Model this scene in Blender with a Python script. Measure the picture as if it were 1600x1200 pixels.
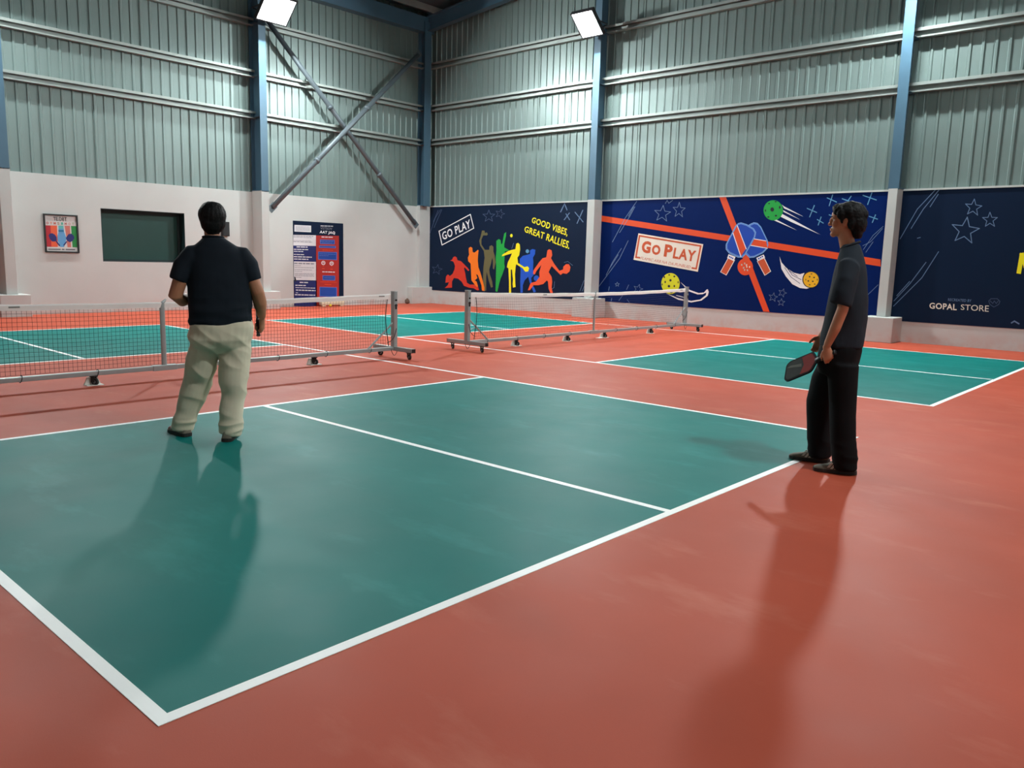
import bpy, bmesh, math, random
from mathutils import Vector, Matrix, noise
random.seed(7)
for o in list(bpy.data.objects):
    bpy.data.objects.remove(o, do_unlink=True)
S = bpy.context.scene
COL = S.collection

# ------------------------------------------------------------------ camera
CAM = Vector((9.0214, -0.9866, 1.455)); YAW, PIT, ROL, FPX = 2.3023, -0.1544, 0.0262, 1253.47
_d = Vector((math.cos(PIT)*math.cos(YAW), math.cos(PIT)*math.sin(YAW), math.sin(PIT)))
_r = Vector((math.sin(YAW), -math.cos(YAW), 0)); _u = _r.cross(_d)
_r2 = _r*math.cos(ROL)+_u*math.sin(ROL); _u2 = -_r*math.sin(ROL)+_u*math.cos(ROL)
cd = bpy.data.cameras.new('camera'); cam = bpy.data.objects.new('camera', cd); COL.objects.link(cam)
cd.sensor_fit = 'HORIZONTAL'; cd.sensor_width = 36; cd.lens = FPX*36/1600; cd.clip_start = 0.05; cd.clip_end = 200
m = Matrix((( _r2.x, _u2.x, -_d.x), (_r2.y, _u2.y, -_d.y), (_r2.z, _u2.z, -_d.z))).to_4x4()
m.translation = CAM; cam.matrix_world = m
S.camera = cam

# ------------------------------------------------------------------ world, exposure
w = bpy.data.worlds.new('world'); S.world = w; w.use_nodes = True
w.node_tree.nodes['Background'].inputs[0].default_value = (0.02, 0.025, 0.035, 1)
w.node_tree.nodes['Background'].inputs[1].default_value = 1.0
S.view_settings.view_transform = 'Standard'; S.view_settings.look = 'None'
S.view_settings.gamma = 1; S.view_settings.use_curve_mapping = False
S.view_settings.exposure = 0.06
LAMP = 1.0             # overall floodlight level

# ------------------------------------------------------------------ dimensions (metres)
L, F, RW, NW = -10.3, 16.35, 11.0, -7.0      # left, far, right, near wall planes
MZ = 3.0                                     # top of the masonry
EAVE, RIDGE, RX = 8.75, 9.7, 0.35
B, N1, N2, B2 = 6.706, 2.16, -2.22, -6.69    # base lines and kitchen lines, along x
FARCOL = [(-3.775, -3.55), (3.61, 3.785)]    # pilaster extents along the far wall
LEFTCOL = [(4.37, 4.585), (10.265, 10.48)]

# ------------------------------------------------------------------ helpers
def s2l(c):
    return tuple(((v/255)/12.92 if v/255 <= .04045 else ((v/255+.055)/1.055)**2.4) for v in c)

MATS = {}
def mat(name, rgb, rough=.6, metal=0., spec=.5, var=0., scale=3., bump=0., bscale=40., emit=0., dirt=None, detail=4.):
    if name in MATS: return MATS[name]
    M = bpy.data.materials.new(name); M.use_nodes = True
    nt = M.node_tree; bs = nt.nodes['Principled BSDF']
    c = s2l(rgb)+(1,)
    bs.inputs['Base Color'].default_value = c
    bs.inputs['Roughness'].default_value = rough; bs.inputs['Metallic'].default_value = metal
    bs.inputs['Specular IOR Level'].default_value = spec
    M.diffuse_color = c
    tc = nt.nodes.new('ShaderNodeTexCoord')
    src = 'Object'
    if var > 0:
        n = nt.nodes.new('ShaderNodeTexNoise'); n.inputs['Scale'].default_value = scale; n.inputs['Detail'].default_value = detail
        nt.links.new(tc.outputs[src], n.inputs['Vector'])
        r = nt.nodes.new('ShaderNodeValToRGB'); r.color_ramp.elements[0].position = .3; r.color_ramp.elements[1].position = .7
        r.color_ramp.elements[0].color = tuple(x*(1-var) for x in c[:3])+(1,)
        r.color_ramp.elements[1].color = tuple(min(1, x*(1+var)) for x in c[:3])+(1,)
        nt.links.new(n.outputs['Fac'], r.inputs['Fac']); nt.links.new(r.outputs['Color'], bs.inputs['Base Color'])
        out = r.outputs['Color']
        if dirt:
            col, thr, sc = dirt
            n2 = nt.nodes.new('ShaderNodeTexNoise'); n2.inputs['Scale'].default_value = sc; n2.inputs['Detail'].default_value = 6; n2.inputs['Roughness'].default_value = .65
            nt.links.new(tc.outputs[src], n2.inputs['Vector'])
            r2 = nt.nodes.new('ShaderNodeValToRGB'); r2.color_ramp.elements[0].position = thr; r2.color_ramp.elements[1].position = min(1, thr+.14)
            r2.color_ramp.elements[0].color = (0, 0, 0, 1); r2.color_ramp.elements[1].color = (.75, .75, .75, 1)
            nt.links.new(n2.outputs['Fac'], r2.inputs['Fac'])
            mx = nt.nodes.new('ShaderNodeMixRGB'); mx.inputs[2].default_value = s2l(col)+(1,)
            nt.links.new(r2.outputs['Color'], mx.inputs[0]); nt.links.new(out, mx.inputs[1]); nt.links.new(mx.outputs[0], bs.inputs['Base Color'])
    if bump > 0:
        n = nt.nodes.new('ShaderNodeTexNoise'); n.inputs['Scale'].default_value = bscale; n.inputs['Detail'].default_value = 3
        nt.links.new(tc.outputs[src], n.inputs['Vector'])
        b = nt.nodes.new('ShaderNodeBump'); b.inputs['Strength'].default_value = bump; b.inputs['Distance'].default_value = .01
        nt.links.new(n.outputs['Fac'], b.inputs['Height']); nt.links.new(b.outputs['Normal'], bs.inputs['Normal'])
    if emit > 0:
        bs.inputs['Emission Color'].default_value = (.93, 1, 1.0, 1); bs.inputs['Emission Strength'].default_value = emit
    MATS[name] = M
    return M

def link(name, me, material, parent=None, smooth=False):
    o = bpy.data.objects.new(name, me); COL.objects.link(o)
    if material is not None and len(me.materials) == 0: me.materials.append(material)
    if parent is not None: o.parent = parent
    if smooth: me.polygons.foreach_set('use_smooth', [True]*len(me.polygons))
    return o

def obj(name, bm, material, parent=None, smooth=False):
    bmesh.ops.recalc_face_normals(bm, faces=bm.faces[:])
    me = bpy.data.meshes.new(name); bm.to_mesh(me); bm.free()
    return link(name, me, material, parent, smooth)

def empty(name, loc=(0, 0, 0), rz=0):
    o = bpy.data.objects.new(name, None); COL.objects.link(o); o.location = loc; o.rotation_euler[2] = rz
    o.empty_display_size = .2
    return o

def tag(o, label=None, cat=None, group=None, kind=None):
    if label: o['label'] = label
    if cat: o['category'] = cat
    if group: o['group'] = group
    if kind: o['kind'] = kind
    return o

def box(bm, a, b):
    x0, x1 = sorted((a[0], b[0])); y0, y1 = sorted((a[1], b[1])); z0, z1 = sorted((a[2], b[2]))
    v = [bm.verts.new(p) for p in ((x0,y0,z0),(x1,y0,z0),(x1,y1,z0),(x0,y1,z0),(x0,y0,z1),(x1,y0,z1),(x1,y1,z1),(x0,y1,z1))]
    for f in ((0,3,2,1),(4,5,6,7),(0,1,5,4),(1,2,6,5),(2,3,7,6),(3,0,4,7)):
        bm.faces.new([v[i] for i in f])

def bev(bm, w=.006, seg=2):
    bmesh.ops.bevel(bm, geom=bm.edges[:], offset=w, segments=seg, affect='EDGES', profile=.6)

def bx(name, a, b, material, parent=None, w=0, seg=2):
    bm = bmesh.new(); box(bm, a, b)
    if w: bev(bm, w, seg)
    return obj(name, bm, material, parent)

def frame_of(t, ref=None):
    t = t.normalized()
    if ref is None or abs(t.dot(ref)) > .95: ref = Vector((0, 0, 1)) if abs(t.z) < .9 else Vector((1, 0, 0))
    a = (ref - t*ref.dot(t)).normalized(); b = t.cross(a)
    return a, b

def loft(bm, rings, n=20, power=2.0):
    """rings: list of (centre, a_vec, b_vec); closed with fans"""
    R = []
    for c, a, b in rings:
        row = []
        for i in range(n):
            t = 2*math.pi*i/n; ct, st = math.cos(t), math.sin(t)
            ca = math.copysign(abs(ct)**(2/power), ct); sb = math.copysign(abs(st)**(2/power), st)
            row.append(bm.verts.new(Vector(c)+Vector(a)*ca+Vector(b)*sb))
        R.append(row)
    for r0, r1 in zip(R, R[1:]):
        for i in range(n): bm.faces.new((r0[i], r0[(i+1) % n], r1[(i+1) % n], r1[i]))
    for row, k in ((R[0], 0), (R[-1], -1)):
        c = bm.verts.new(Vector(rings[k][0]))
        for i in range(n):
            bm.faces.new((row[(i+1) % n], row[i], c) if k == 0 else (row[i], row[(i+1) % n], c))

def tube(bm, pts, rad, n=12, ref=None, round_ends=True):
    pts = [Vector(p) for p in pts]
    rad = [rad]*len(pts) if not isinstance(rad, (list, tuple)) else list(rad)
    rings = []; a = None
    for i, p in enumerate(pts):
        t = (pts[min(i+1, len(pts)-1)]-pts[max(i-1, 0)])
        if a is None: a, b = frame_of(t, ref)
        else:
            tt = t.normalized(); a = (a-tt*a.dot(tt)).normalized(); b = tt.cross(a)
        r = rad[i]; ra, rb = (r if isinstance(r, (list, tuple)) else (r, r))
        rings.append((p, a*ra, b*rb))
    if round_ends:
        for k, sgn in ((0, -1), (-1, 1)):
            c, A, Bv = rings[k]; t = ((pts[1]-pts[0]) if k == 0 else (pts[-1]-pts[-2])).normalized()
            rr = min(A.length, Bv.length)
            ex = [(c+t*sgn*rr*.6, A*.8, Bv*.8), (c+t*sgn*rr*.95, A*.35, Bv*.35)]
            rings = (ex[::-1]+rings) if k == 0 else rings+ex
    loft(bm, rings, n)

def cyl(bm, p0, p1, r, n=16):
    tube(bm, [p0, p1], r, n, round_ends=False)

def ellipsoid(bm, c, r, rot=None, u=20, v=12):
    M = Matrix.Translation(Vector(c))
    if rot is not None: M = M @ rot
    M = M @ Matrix.Diagonal((r[0], r[1], r[2], 1))
    bmesh.ops.create_uvsphere(bm, u_segments=u, v_segments=v, radius=1, matrix=M)

def extrude_profile(bm, prof, p0, p1, xa, ya):
    """closed profile (list of 2d) swept from p0 to p1; xa, ya = profile axes"""
    p0, p1, xa, ya = Vector(p0), Vector(p1), Vector(xa), Vector(ya)
    r0 = [bm.verts.new(p0+xa*x+ya*y) for x, y in prof]; r1 = [bm.verts.new(p1+xa*x+ya*y) for x, y in prof]
    n = len(prof)
    for i in range(n): bm.faces.new((r0[i], r0[(i+1) % n], r1[(i+1) % n], r1[i]))
    bm.faces.new(r0[::-1]); bm.faces.new(r1)

def ibeam_prof(wd, dp, tf=.014, tw=.01):
    h, d = wd/2, dp/2
    return [(-h,-d),(h,-d),(h,-d+tf),(tw/2,-d+tf),(tw/2,d-tf),(h,d-tf),(h,d),(-h,d),(-h,d-tf),(-tw/2,d-tf),(-tw/2,-d+tf),(-h,-d+tf)]

# pixel of the photograph -> point on a wall plane (where the printed artwork really hangs)
def ray(u, v): return _d+_r2*((u-800)/FPX)+_u2*((600-v)/FPX)
def on_far(u, v, y=F):
    d = ray(u, v); t = (y-CAM.y)/d.y; return CAM+d*t
def on_left(u, v, x=L):
    d = ray(u, v); t = (x-CAM.x)/d.x; return CAM+d*t

# ------------------------------------------------------------------ materials
def floor_material(name, rgb, dust, rough, seedoff):
    M = bpy.data.materials.new(name); M.use_nodes = True; nt = M.node_tree; bs = nt.nodes['Principled BSDF']
    g = nt.nodes.new('ShaderNodeNewGeometry')
    mp = nt.nodes.new('ShaderNodeMapping'); mp.inputs['Location'].default_value = (seedoff, seedoff*.7, 0); nt.links.new(g.outputs['Position'], mp.inputs['Vector'])
    def nz(sc, det, ro=.55, st=None):
        n = nt.nodes.new('ShaderNodeTexNoise'); n.inputs['Scale'].default_value = sc; n.inputs['Detail'].default_value = det; n.inputs['Roughness'].default_value = ro
        if st:
            m2 = nt.nodes.new('ShaderNodeMapping'); m2.inputs['Scale'].default_value = st; nt.links.new(mp.outputs[0], m2.inputs['Vector']); nt.links.new(m2.outputs[0], n.inputs['Vector'])
        else: nt.links.new(mp.outputs[0], n.inputs['Vector'])
        return n
    c = s2l(rgb)
    a = nz(.55, 5); r = nt.nodes.new('ShaderNodeValToRGB'); r.color_ramp.elements[0].position = .3; r.color_ramp.elements[1].position = .72
    r.color_ramp.elements[0].color = tuple(x*.9 for x in c)+(1,); r.color_ramp.elements[1].color = tuple(min(1, x*1.12) for x in c)+(1,)
    nt.links.new(a.outputs['Fac'], r.inputs['Fac'])
    # drag marks and chalky scuffs
    b = nz(1.1, 7, .62, (1.0, 2.2, 1)); r2 = nt.nodes.new('ShaderNodeValToRGB'); r2.color_ramp.elements[0].position = .56; r2.color_ramp.elements[1].position = .80
    r2.color_ramp.elements[0].color = (0, 0, 0, 1); r2.color_ramp.elements[1].color = (.42, .42, .42, 1)
    nt.links.new(b.outputs['Fac'], r2.inputs['Fac'])
    mx = nt.nodes.new('ShaderNodeMixRGB'); mx.inputs[2].default_value = s2l(dust)+(1,)
    nt.links.new(r2.outputs[0], mx.inputs[0]); nt.links.new(r.outputs[0], mx.inputs[1]); nt.links.new(mx.outputs[0], bs.inputs['Base Color'])
    e = nz(2.3, 4); rr = nt.nodes.new('ShaderNodeMapRange'); rr.inputs[3].default_value = rough-.06; rr.inputs[4].default_value = rough+.1
    nt.links.new(e.outputs['Fac'], rr.inputs[0]); nt.links.new(rr.outputs[0], bs.inputs['Roughness'])
    bs.inputs['Specular IOR Level'].default_value = .09
    h = nz(220, 2); bp = nt.nodes.new('ShaderNodeBump'); bp.inputs['Strength'].default_value = .12; bp.inputs['Distance'].default_value = .002
    nt.links.new(h.outputs['Fac'], bp.inputs['Height']); nt.links.new(bp.outputs[0], bs.inputs['Normal'])
    M.diffuse_color = c+(1,)
    return M

def plaster_material():
    M = mat('white_plaster', (189, 192, 189), .75, var=.035, scale=1.2, bump=.08, bscale=60)
    nt = M.node_tree; bs = nt.nodes['Principled BSDF']
    prev = bs.inputs['Base Color'].links[0].from_socket
    g = nt.nodes.new('ShaderNodeNewGeometry')
    def mask(scale, lo, hi, st=(1, 1, 1)):
        mp = nt.nodes.new('ShaderNodeMapping'); mp.inputs['Scale'].default_value = st; nt.links.new(g.outputs['Position'], mp.inputs['Vector'])
        n = nt.nodes.new('ShaderNodeTexNoise'); n.inputs['Scale'].default_value = scale; n.inputs['Detail'].default_value = 6; n.inputs['Roughness'].default_value = .6
        nt.links.new(mp.outputs[0], n.inputs['Vector'])
        r = nt.nodes.new('ShaderNodeMapRange'); r.inputs[1].default_value = lo; r.inputs[2].default_value = hi; r.clamp = True
        nt.links.new(n.outputs['Fac'], r.inputs[0]); return r.outputs[0]
    def mix(fac, col):
        nonlocal prev
        mx = nt.nodes.new('ShaderNodeMixRGB'); mx.inputs[2].default_value = s2l(col)+(1,)
        nt.links.new(fac, mx.inputs[0]); nt.links.new(prev, mx.inputs[1]); prev = mx.outputs[0]
    def mul(a, k):
        m_ = nt.nodes.new('ShaderNodeMath'); m_.operation = 'MULTIPLY'; nt.links.new(a, m_.inputs[0])
        if isinstance(k, float): m_.inputs[1].default_value = k
        else: nt.links.new(k, m_.inputs[1])
        return m_.outputs[0]
    mix(mul(mask(2.2, .66, .8, (1, 1, .8)), .45), (150, 142, 130))      # grey smudges
    # court paint and dust splashed along the foot of the wall
    sep = nt.nodes.new('ShaderNodeSeparateXYZ'); nt.links.new(g.outputs['Position'], sep.inputs[0])
    hz = nt.nodes.new('ShaderNodeMapRange'); hz.inputs[1].default_value = .34; hz.inputs[2].default_value = .0; hz.clamp = True
    nt.links.new(sep.outputs['Z'], hz.inputs[0])
    mix(mul(mul(mask(3.0, .42, .7), hz.outputs[0]), .55), (190, 120, 100))
    nt.links.new(prev, bs.inputs['Base Color'])
    return M

M_RED = floor_material('red_court_paint', (180, 80, 58), (208, 130, 108), .5, 3.1)
M_GREEN = floor_material('green_court_paint', (0, 112, 106), (60, 156, 150), .5, 11.7)
M_LINE = mat('white_line_paint', (250, 251, 248), .5, var=.03, scale=6)
M_WHITE = plaster_material()
M_SHEET = mat('grey_green_cladding', (120, 137, 134), .36, metal=.3, var=.05, scale=.8)
M_BLUE = mat('blue_grey_steel', (72, 104, 124), .42, metal=.1, var=.05, scale=2)
M_GIRT = mat('galvanised_girt', (152, 160, 156), .4, metal=.4, var=.06, scale=3)
M_BRACE = mat('grey_brace_paint', (96, 108, 114), .45, metal=.2, var=.05, scale=4)
M_ROOF = mat('roof_sheet_paint', (84, 98, 106), .5, metal=.2, var=.05, scale=1)
M_BLACK = mat('black_plastic', (22, 22, 24), .45, var=.1, scale=8)
M_RUBBER = mat('black_rubber', (20, 20, 20), .7, var=.1, scale=10)
M_STEEL = mat('silver_paint', (158, 168, 168), .38, metal=.35, var=.04, scale=5)
M_HOUSE = mat('floodlight_housing', (60, 62, 66), .5, metal=.4, var=.05, scale=8)
M_LENS = mat('floodlight_glass', (255, 255, 255), .3, emit=9)
def led_material(power): return mat('led_panel_%d' % power, (255, 255, 255), .3, emit=power/(.32*.28))

# ------------------------------------------------------------------ floor
fl = bx('floor', (L-.35, NW, -.12), (RW, F+.35, 0), M_RED)
tag(fl, 'terracotta red painted sports hall floor', kind='structure')
def slab(name, x0, x1, y0, y1, z, material):
    return bx(name, (x0, y0, .0), (x1, y1, z), material, fl)
LW = .0508
for (y0, y1) in ((0., 6.13), (8.41, 14.52)):
    yc = (y0+y1)/2
    for (xa, xb) in ((N1, B), (B2, N2)):
        slab('green_service_court', xa+LW*.5, xb-LW*.5, y0+LW*.5, y1-LW*.5, .0012, M_GREEN)
        slab('court_line', xa+LW*.9, xb-LW*.9, yc-LW/2, yc+LW/2, .0024, M_LINE)
    for x in (B-LW, B2): slab('court_line', x, x+LW, y0, y1, .0024, M_LINE)
    for x in (N1, N2-LW): slab('court_line', x, x+LW, y0+LW, y1-LW, .0024, M_LINE)
    for y in (y0, y1-LW): slab('court_line', B2+LW, B-LW, y, y+LW, .0024, M_LINE)

# ------------------------------------------------------------------ walls: masonry
WY0, WY1, WZ0, WZ1 = 6.48, 8.43, 1.16, 2.35       # window opening
bm = bmesh.new()
for a, b in (((L-.35, NW, 0), (L, WY0, MZ)), ((L-.35, WY1, 0), (L, F+.35, MZ)), ((L-.35, WY0, 0), (L, WY1, WZ0)), ((L-.35, WY0, WZ1), (L, WY1, MZ))): box(bm, a, b)
wl = tag(obj('wall_left', bm, M_WHITE), 'white plastered left wall below grey sheeting', kind='structure')
wf = tag(bx('wall_far', (L, F, 0), (RW, F+.35, MZ), M_WHITE), 'white plastered far wall behind the blue murals', kind='structure')
wr = tag(bx('wall_right', (RW, NW, 0), (RW+.35, F+.35, MZ), M_WHITE), 'white plastered right wall beyond the picture', kind='structure')
wn = tag(bx('wall_near', (L-.35, NW-.35, 0), (RW+.35, NW, MZ), M_WHITE), 'white plastered near wall behind the viewer', kind='structure')
for x0, x1 in FARCOL:
    bx('pilaster', (x0, F-.345, .5), (x1, F+.01, MZ+.02), M_WHITE, wf, .008)
    bx('pedestal', (x0-.22, F-.56, 0), (x1+.22, F+.01, .50), M_WHITE, wf, .012)
for y0, y1 in LEFTCOL:
    bx('pilaster', (L-.01, y0, .46), (L+.45, y1, MZ+.02), M_WHITE, wl, .008)
    bx('pedestal', (L-.01, y0-.16, 0), (L+.58, y1+.2, .46), M_WHITE, wl, .012)
bx('pilaster', (L-.01, 15.91, .52), (L+.12, F+.01, MZ+.02), M_WHITE, wl, .008)
bx('pedestal', (L-.01, 15.52, 0), (L+.25, F+.01, .52), M_WHITE, wl, .012)

# corrugated cladding sheets, one object each
PITCH, SW = .22, 1.1
def sheet_profile(width):
    pr = []; n = int(round(width/PITCH))
    for i in range(n):
        s = i*PITCH
        pr += [(s, 0), (s+.145, 0), (s+.160, .022), (s+.198, .022), (s+.213, 0)]
    pr.append((n*PITCH, 0))
    return pr
def sheet_mesh(name, z0, ztop0, ztop1, width=SW):
    bm = bmesh.new(); pr = sheet_profile(width); rows = []
    for s, d in pr:
        zt = ztop0+(ztop1-ztop0)*s/width
        rows.append((bm.verts.new((s, d, z0)), bm.verts.new((s, d, zt))))
    for a, b in zip(rows, rows[1:]): bm.faces.new((a[0], b[0], b[1], a[1]))
    # the folded lap along one edge of the sheet
    a = rows[-1]; e = [bm.verts.new((a[0].co.x+.012, .008, z0)), bm.verts.new((a[0].co.x+.012, .008, a[1].co.z))]
    bm.faces.new((a[0], e[0], e[1], a[1]))
    me = bpy.data.meshes.new(name); bm.to_mesh(me); bm.free(); me.materials.append(M_SHEET)
    return me
def roofz(x): return EAVE+(RIDGE-EAVE)*(1-abs(x-RX)/(RX-L)) if x > L else EAVE
plain = sheet_mesh('cladding_sheet', MZ-.02, EAVE, EAVE)
def put_sheet(me, parent, loc, rz):
    o = bpy.data.objects.new('cladding_sheet', me); COL.objects.link(o); o.parent = parent
    o.location = loc; o.rotation_euler[2] = rz
n = int(math.ceil((F-NW)/SW))
for i in range(n):            # left wall: room side is +x
    put_sheet(plain, wl, (L-.06, F-i*SW, 0), -math.pi/2)
    put_sheet(plain, wr, (RW+.06, NW+i*SW, 0), math.pi/2)
n = int(math.ceil((RW-L)/SW))
for i in range(n):            # far wall: room side is -y
    x1 = L+(i+1)*SW
    put_sheet(sheet_mesh('cladding_sheet', MZ-.02, roofz(x1), roofz(x1-SW)), wf, (x1, F+.06, 0), math.pi)
    put_sheet(sheet_mesh('cladding_sheet', MZ-.02, roofz(x1-SW), roofz(x1)), wn, (x1-SW, NW-.06, 0), 0)

# girts: open channels between the columns
GP = [(0, -.09), (.12, -.09), (.12, -.06), (.114, -.06), (.114, -.084), (.006, -.084), (.006, .084), (.114, .084), (.114, .03), (.12, .03), (.12, .09), (0, .09)]
def girt(parent, p0, p1, xa):
    bm = bmesh.new(); extrude_profile(bm, GP, p0, p1, xa, (0, 0, 1)); obj('girt', bm, M_GIRT, parent)
GZ = (4.95, 5.96, 7.2)
fx = [L+.02, FARCOL[0][0]+.11, FARCOL[1][0]+.09, RW-.02]
for z in GZ:
    for a, b in zip(fx, fx[1:]):
        girt(wf, (a+.012, F+.02, z), (b-.012, F+.02, z), (0, -1, 0))
    ly = [F-.3, LEFTCOL[1][0]+.108, LEFTCOL[0][0]+.108, -1.4, NW+.05]
    for a, b in zip(ly, ly[1:]):
        girt(wl, (L-.02, a-.012, z-.03), (L-.02, b+.012, z-.03), (1, 0, 0))
        girt(wr, (RW+.02, a-.012, z-.03), (RW+.02, b+.012, z-.03), (-1, 0, 0))
bm = bmesh.new(); box(bm, (L-.05, NW, 8.12), (L+.22, F, 8.55)); obj('eave_strut', bm, M_BLUE, wl)
# coping line along the top of the murals
bx('wall_coping', (L+.12, F-.03, MZ-.005), (RW, F+.05, MZ+.03), M_WHITE, wf)

# ------------------------------------------------------------------ roof
bm = bmesh.new()
prof = [(L-.4, EAVE-.03), (RX, RIDGE), (RW+.4, EAVE-.03), (RW+.4, EAVE+.1), (RX, RIDGE+.13), (L-.4, EAVE+.1)]
extrude_profile(bm, prof, (0, NW-.4, 0), (0, F+.4, 0), (1, 0, 0), (0, 0, 1))
ce = tag(obj('ceiling', bm, M_ROOF), 'dark sloping sheet metal roof of the hall', kind='structure')
for k in range(7):
    for sgn in (-1, 1):
        x = RX+sgn*(.5+k*1.6)
        if x < L or x > RW: continue
        z = roofz(x) if sgn < 0 else EAVE+(RIDGE-EAVE)*(1-(x-RX)/(RW-RX))
        bm = bmesh.new(); box(bm, (x-.035, NW, z-.2), (x+.035, F, z-.02)); obj('purlin', bm, M_GIRT, ce)
for y in (16.12, 10.37, 4.48, -1.4):
    for xe in (L+.1, RW-.1):
        bm = bmesh.new()
        p0 = Vector((xe, y, 8.34)); p1 = Vector((RX, y, 9.36)); t = (p1-p0).normalized()
        extrude_profile(bm, ibeam_prof(.2, .42), p0, p1, (0, 1, 0), t.cross(Vector((0, 1, 0))))
        obj('rafter', bm, M_BLUE, ce)

# ------------------------------------------------------------------ steel columns
def column(label, c, facing, z0=MZ, z1=8.4, dp=.42, wd=.2, parts=True):
    """facing: unit vector from the wall into the room"""
    root = empty('steel_column', (c[0], c[1], z0)); f = Vector(facing); sd = Vector((f.y, -f.x, 0)); h = z1-z0
    def slabp(name, a0, a1, b0, b1, q0, q1):
        p = sd*a0+f*b0+Vector((0, 0, q0)); q = sd*a1+f*b1+Vector((0, 0, q1)); return bx(name, p, q, M_BLUE, root)
    slabp('room_flange', -wd/2, wd/2, dp/2-.016, dp/2, 0, h)
    slabp('wall_flange', -wd/2, wd/2, -dp/2, -dp/2+.016, 0, h)
    slabp('web', -.006, .006, -dp/2+.016, dp/2-.016, 0, h)
    slabp('base_plate', -wd/2-.004, wd/2+.004, -dp/2-.004, dp/2+.004, 0.02, .045)
    for z in GZ:
        for s in (-1, 1):
            slabp('cleat', s*.006, s*wd*.5, -dp/2+.016, dp/2-.1, z-z0-.1, z-z0-.085)
    tag(root, label, 'column', 'blue grey steel columns of the hall')
    return root
column('blue steel column rising from the white pilaster between the first and second murals', (-3.66, F-.13), (0, -1, 0))
column('blue steel column rising behind the man in black, between second and third murals', (3.70, F-.13), (0, -1, 0))
column('blue steel column on the left wall under the brightest floodlight', (L+.22, 10.372), (1, 0, 0), dp=.46)
column('blue steel column at the far left edge of the picture', (L+.22, 4.478), (1, 0, 0), dp=.46)
column('dark blue steel column in the corner where the two walls meet', (L+.14, 16.05), (1, 0, 0), dp=.3, wd=.26)
column('blue steel column on the right wall beyond the picture, nearer the viewer', (RW-.22, 4.478), (-1, 0, 0), dp=.46)
column('blue steel column on the right wall beyond the picture, nearer the murals', (RW-.22, 10.372), (-1, 0, 0), dp=.46)

# ------------------------------------------------------------------ crossed wall braces
def brace(label, p0, p1, x):
    p0 = Vector((x, p0[0], p0[1])); p1 = Vector((x, p1[0], p1[1])); root = empty('cross_brace', p0)
    t = (p1-p0).normalized(); a = Vector((1, 0, 0)); b = t.cross(a)
    bm = bmesh.new(); cyl(bm, Vector((0, 0, 0)), p1-p0, .065, 16); obj('pipe', bm, M_BRACE, root, True)
    for p in (Vector((0, 0, 0)), p1-p0):
        bm = bmesh.new(); extrude_profile(bm, [(-.09, -.012), (.09, -.012), (.09, .012), (-.09, .012)], p-t*.12, p+t*.12, b, a); obj('end_plate', bm, M_BRACE, root)
    for s in (.28, .62):
        c = (p1-p0)*s; bm = bmesh.new(); cyl(bm, c-t*.05, c+t*.05, .082, 16); obj('collar', bm, M_BRACE, root, True)
    tag(root, label, 'brace', 'crossed pipe braces on the left wall'); return root
brace('grey pipe brace rising from the left column towards the corner', (10.6, 2.62), (15.55, 7.35), L+.40)
brace('grey pipe brace running down into the pilaster in the corner', (15.62, 2.45), (10.65, 7.25), L+.24)

# ------------------------------------------------------------------ floodlights
def floodlight(label, c, facing, power, tilt=50, w=.6, h=.55):
    f = Vector(facing); root = empty('floodlight', c); sd = Vector((f.y, -f.x, 0))
    t = math.radians(tilt); nrm = (f*math.cos(t)-Vector((0, 0, 1))*math.sin(t)).normalized(); up = sd.cross(nrm)*-1
    if up.z < 0: up = -up
    def blk(name, x0, x1, y0, y1, z0, z1, material, bv=0):
        bm = bmesh.new()
        vs = [bm.verts.new(sd*x+up*y+nrm*z) for z in (z0, z1) for x, y in ((x0, y0), (x1, y0), (x1, y1), (x0, y1))]
        for q in ((0,1,2,3),(4,5,6,7),(0,1,5,4),(1,2,6,5),(2,3,7,6),(3,0,4,7)): bm.faces.new([vs[i] for i in q])
        if bv: bev(bm, bv)
        return obj(name, bm, material, root)
    hs = blk('housing', -w/2-.03, w/2+.03, -h/2-.03, h/2+.03, -.09, -.004, M_HOUSE, .01)
    blk('lens', -w/2, w/2, -h/2, h/2, -.002, .004, M_LENS)
    blk('led_panel', -.16, .16, -.14, .14, .005, .009, led_material(power*LAMP))
    for s in (-1, 1): blk('bezel', s*(w/2+.004), s*(w/2+.03), -h/2-.03, h/2+.03, -.004, .016, M_HOUSE)
    for s in (-1, 1): blk('bezel', -w/2-.004, w/2+.004, s*(h/2+.004), s*(h/2+.03), -.004, .016, M_HOUSE)
    for k in range(7): blk('cooling_fin', -w/2+.04+k*(w-.08)/6-.006, -w/2+.04+k*(w-.08)/6+.006, -h/2, h/2, -.14, -.09, M_HOUSE)
    for s in (-1, 1):
        bm = bmesh.new(); tube(bm, [sd*s*(w/2+.045)-nrm*.04, sd*s*(w/2+.045)-f*.35+Vector((0, 0, .02)), sd*s*.05-f*.52+Vector((0, 0, .02))], .016, 8); obj('bracket', bm, M_HOUSE, root)
    tag(root, label, 'floodlight', 'white floodlights mounted high on the columns')
    return root
floodlight('glaring floodlight on the left wall column, largest and brightest in view', (L+1.05, 10.42, 7.3), (1, 0, 0), 235, 46, .8, .66)
floodlight('glaring floodlight high on the column between the first and second murals', (-3.58, F-.9, 7.15), (0, -1, 0), 205, 48, .6, .64)
floodlight('floodlight just above the picture edge on the column behind the man in black', (3.72, F-.9, 7.15), (0, -1, 0), 205, 48, .6, .64)
floodlight('floodlight above the far left column, outside the picture', (L+1.05, 4.48, 7.3), (1, 0, 0), 150, 46, .6, .64)
floodlight('floodlight on the right wall column nearer the viewer, outside the picture', (RW-.95, 4.48, 7.3), (-1, 0, 0), 105, 40, .5, .44)
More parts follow.
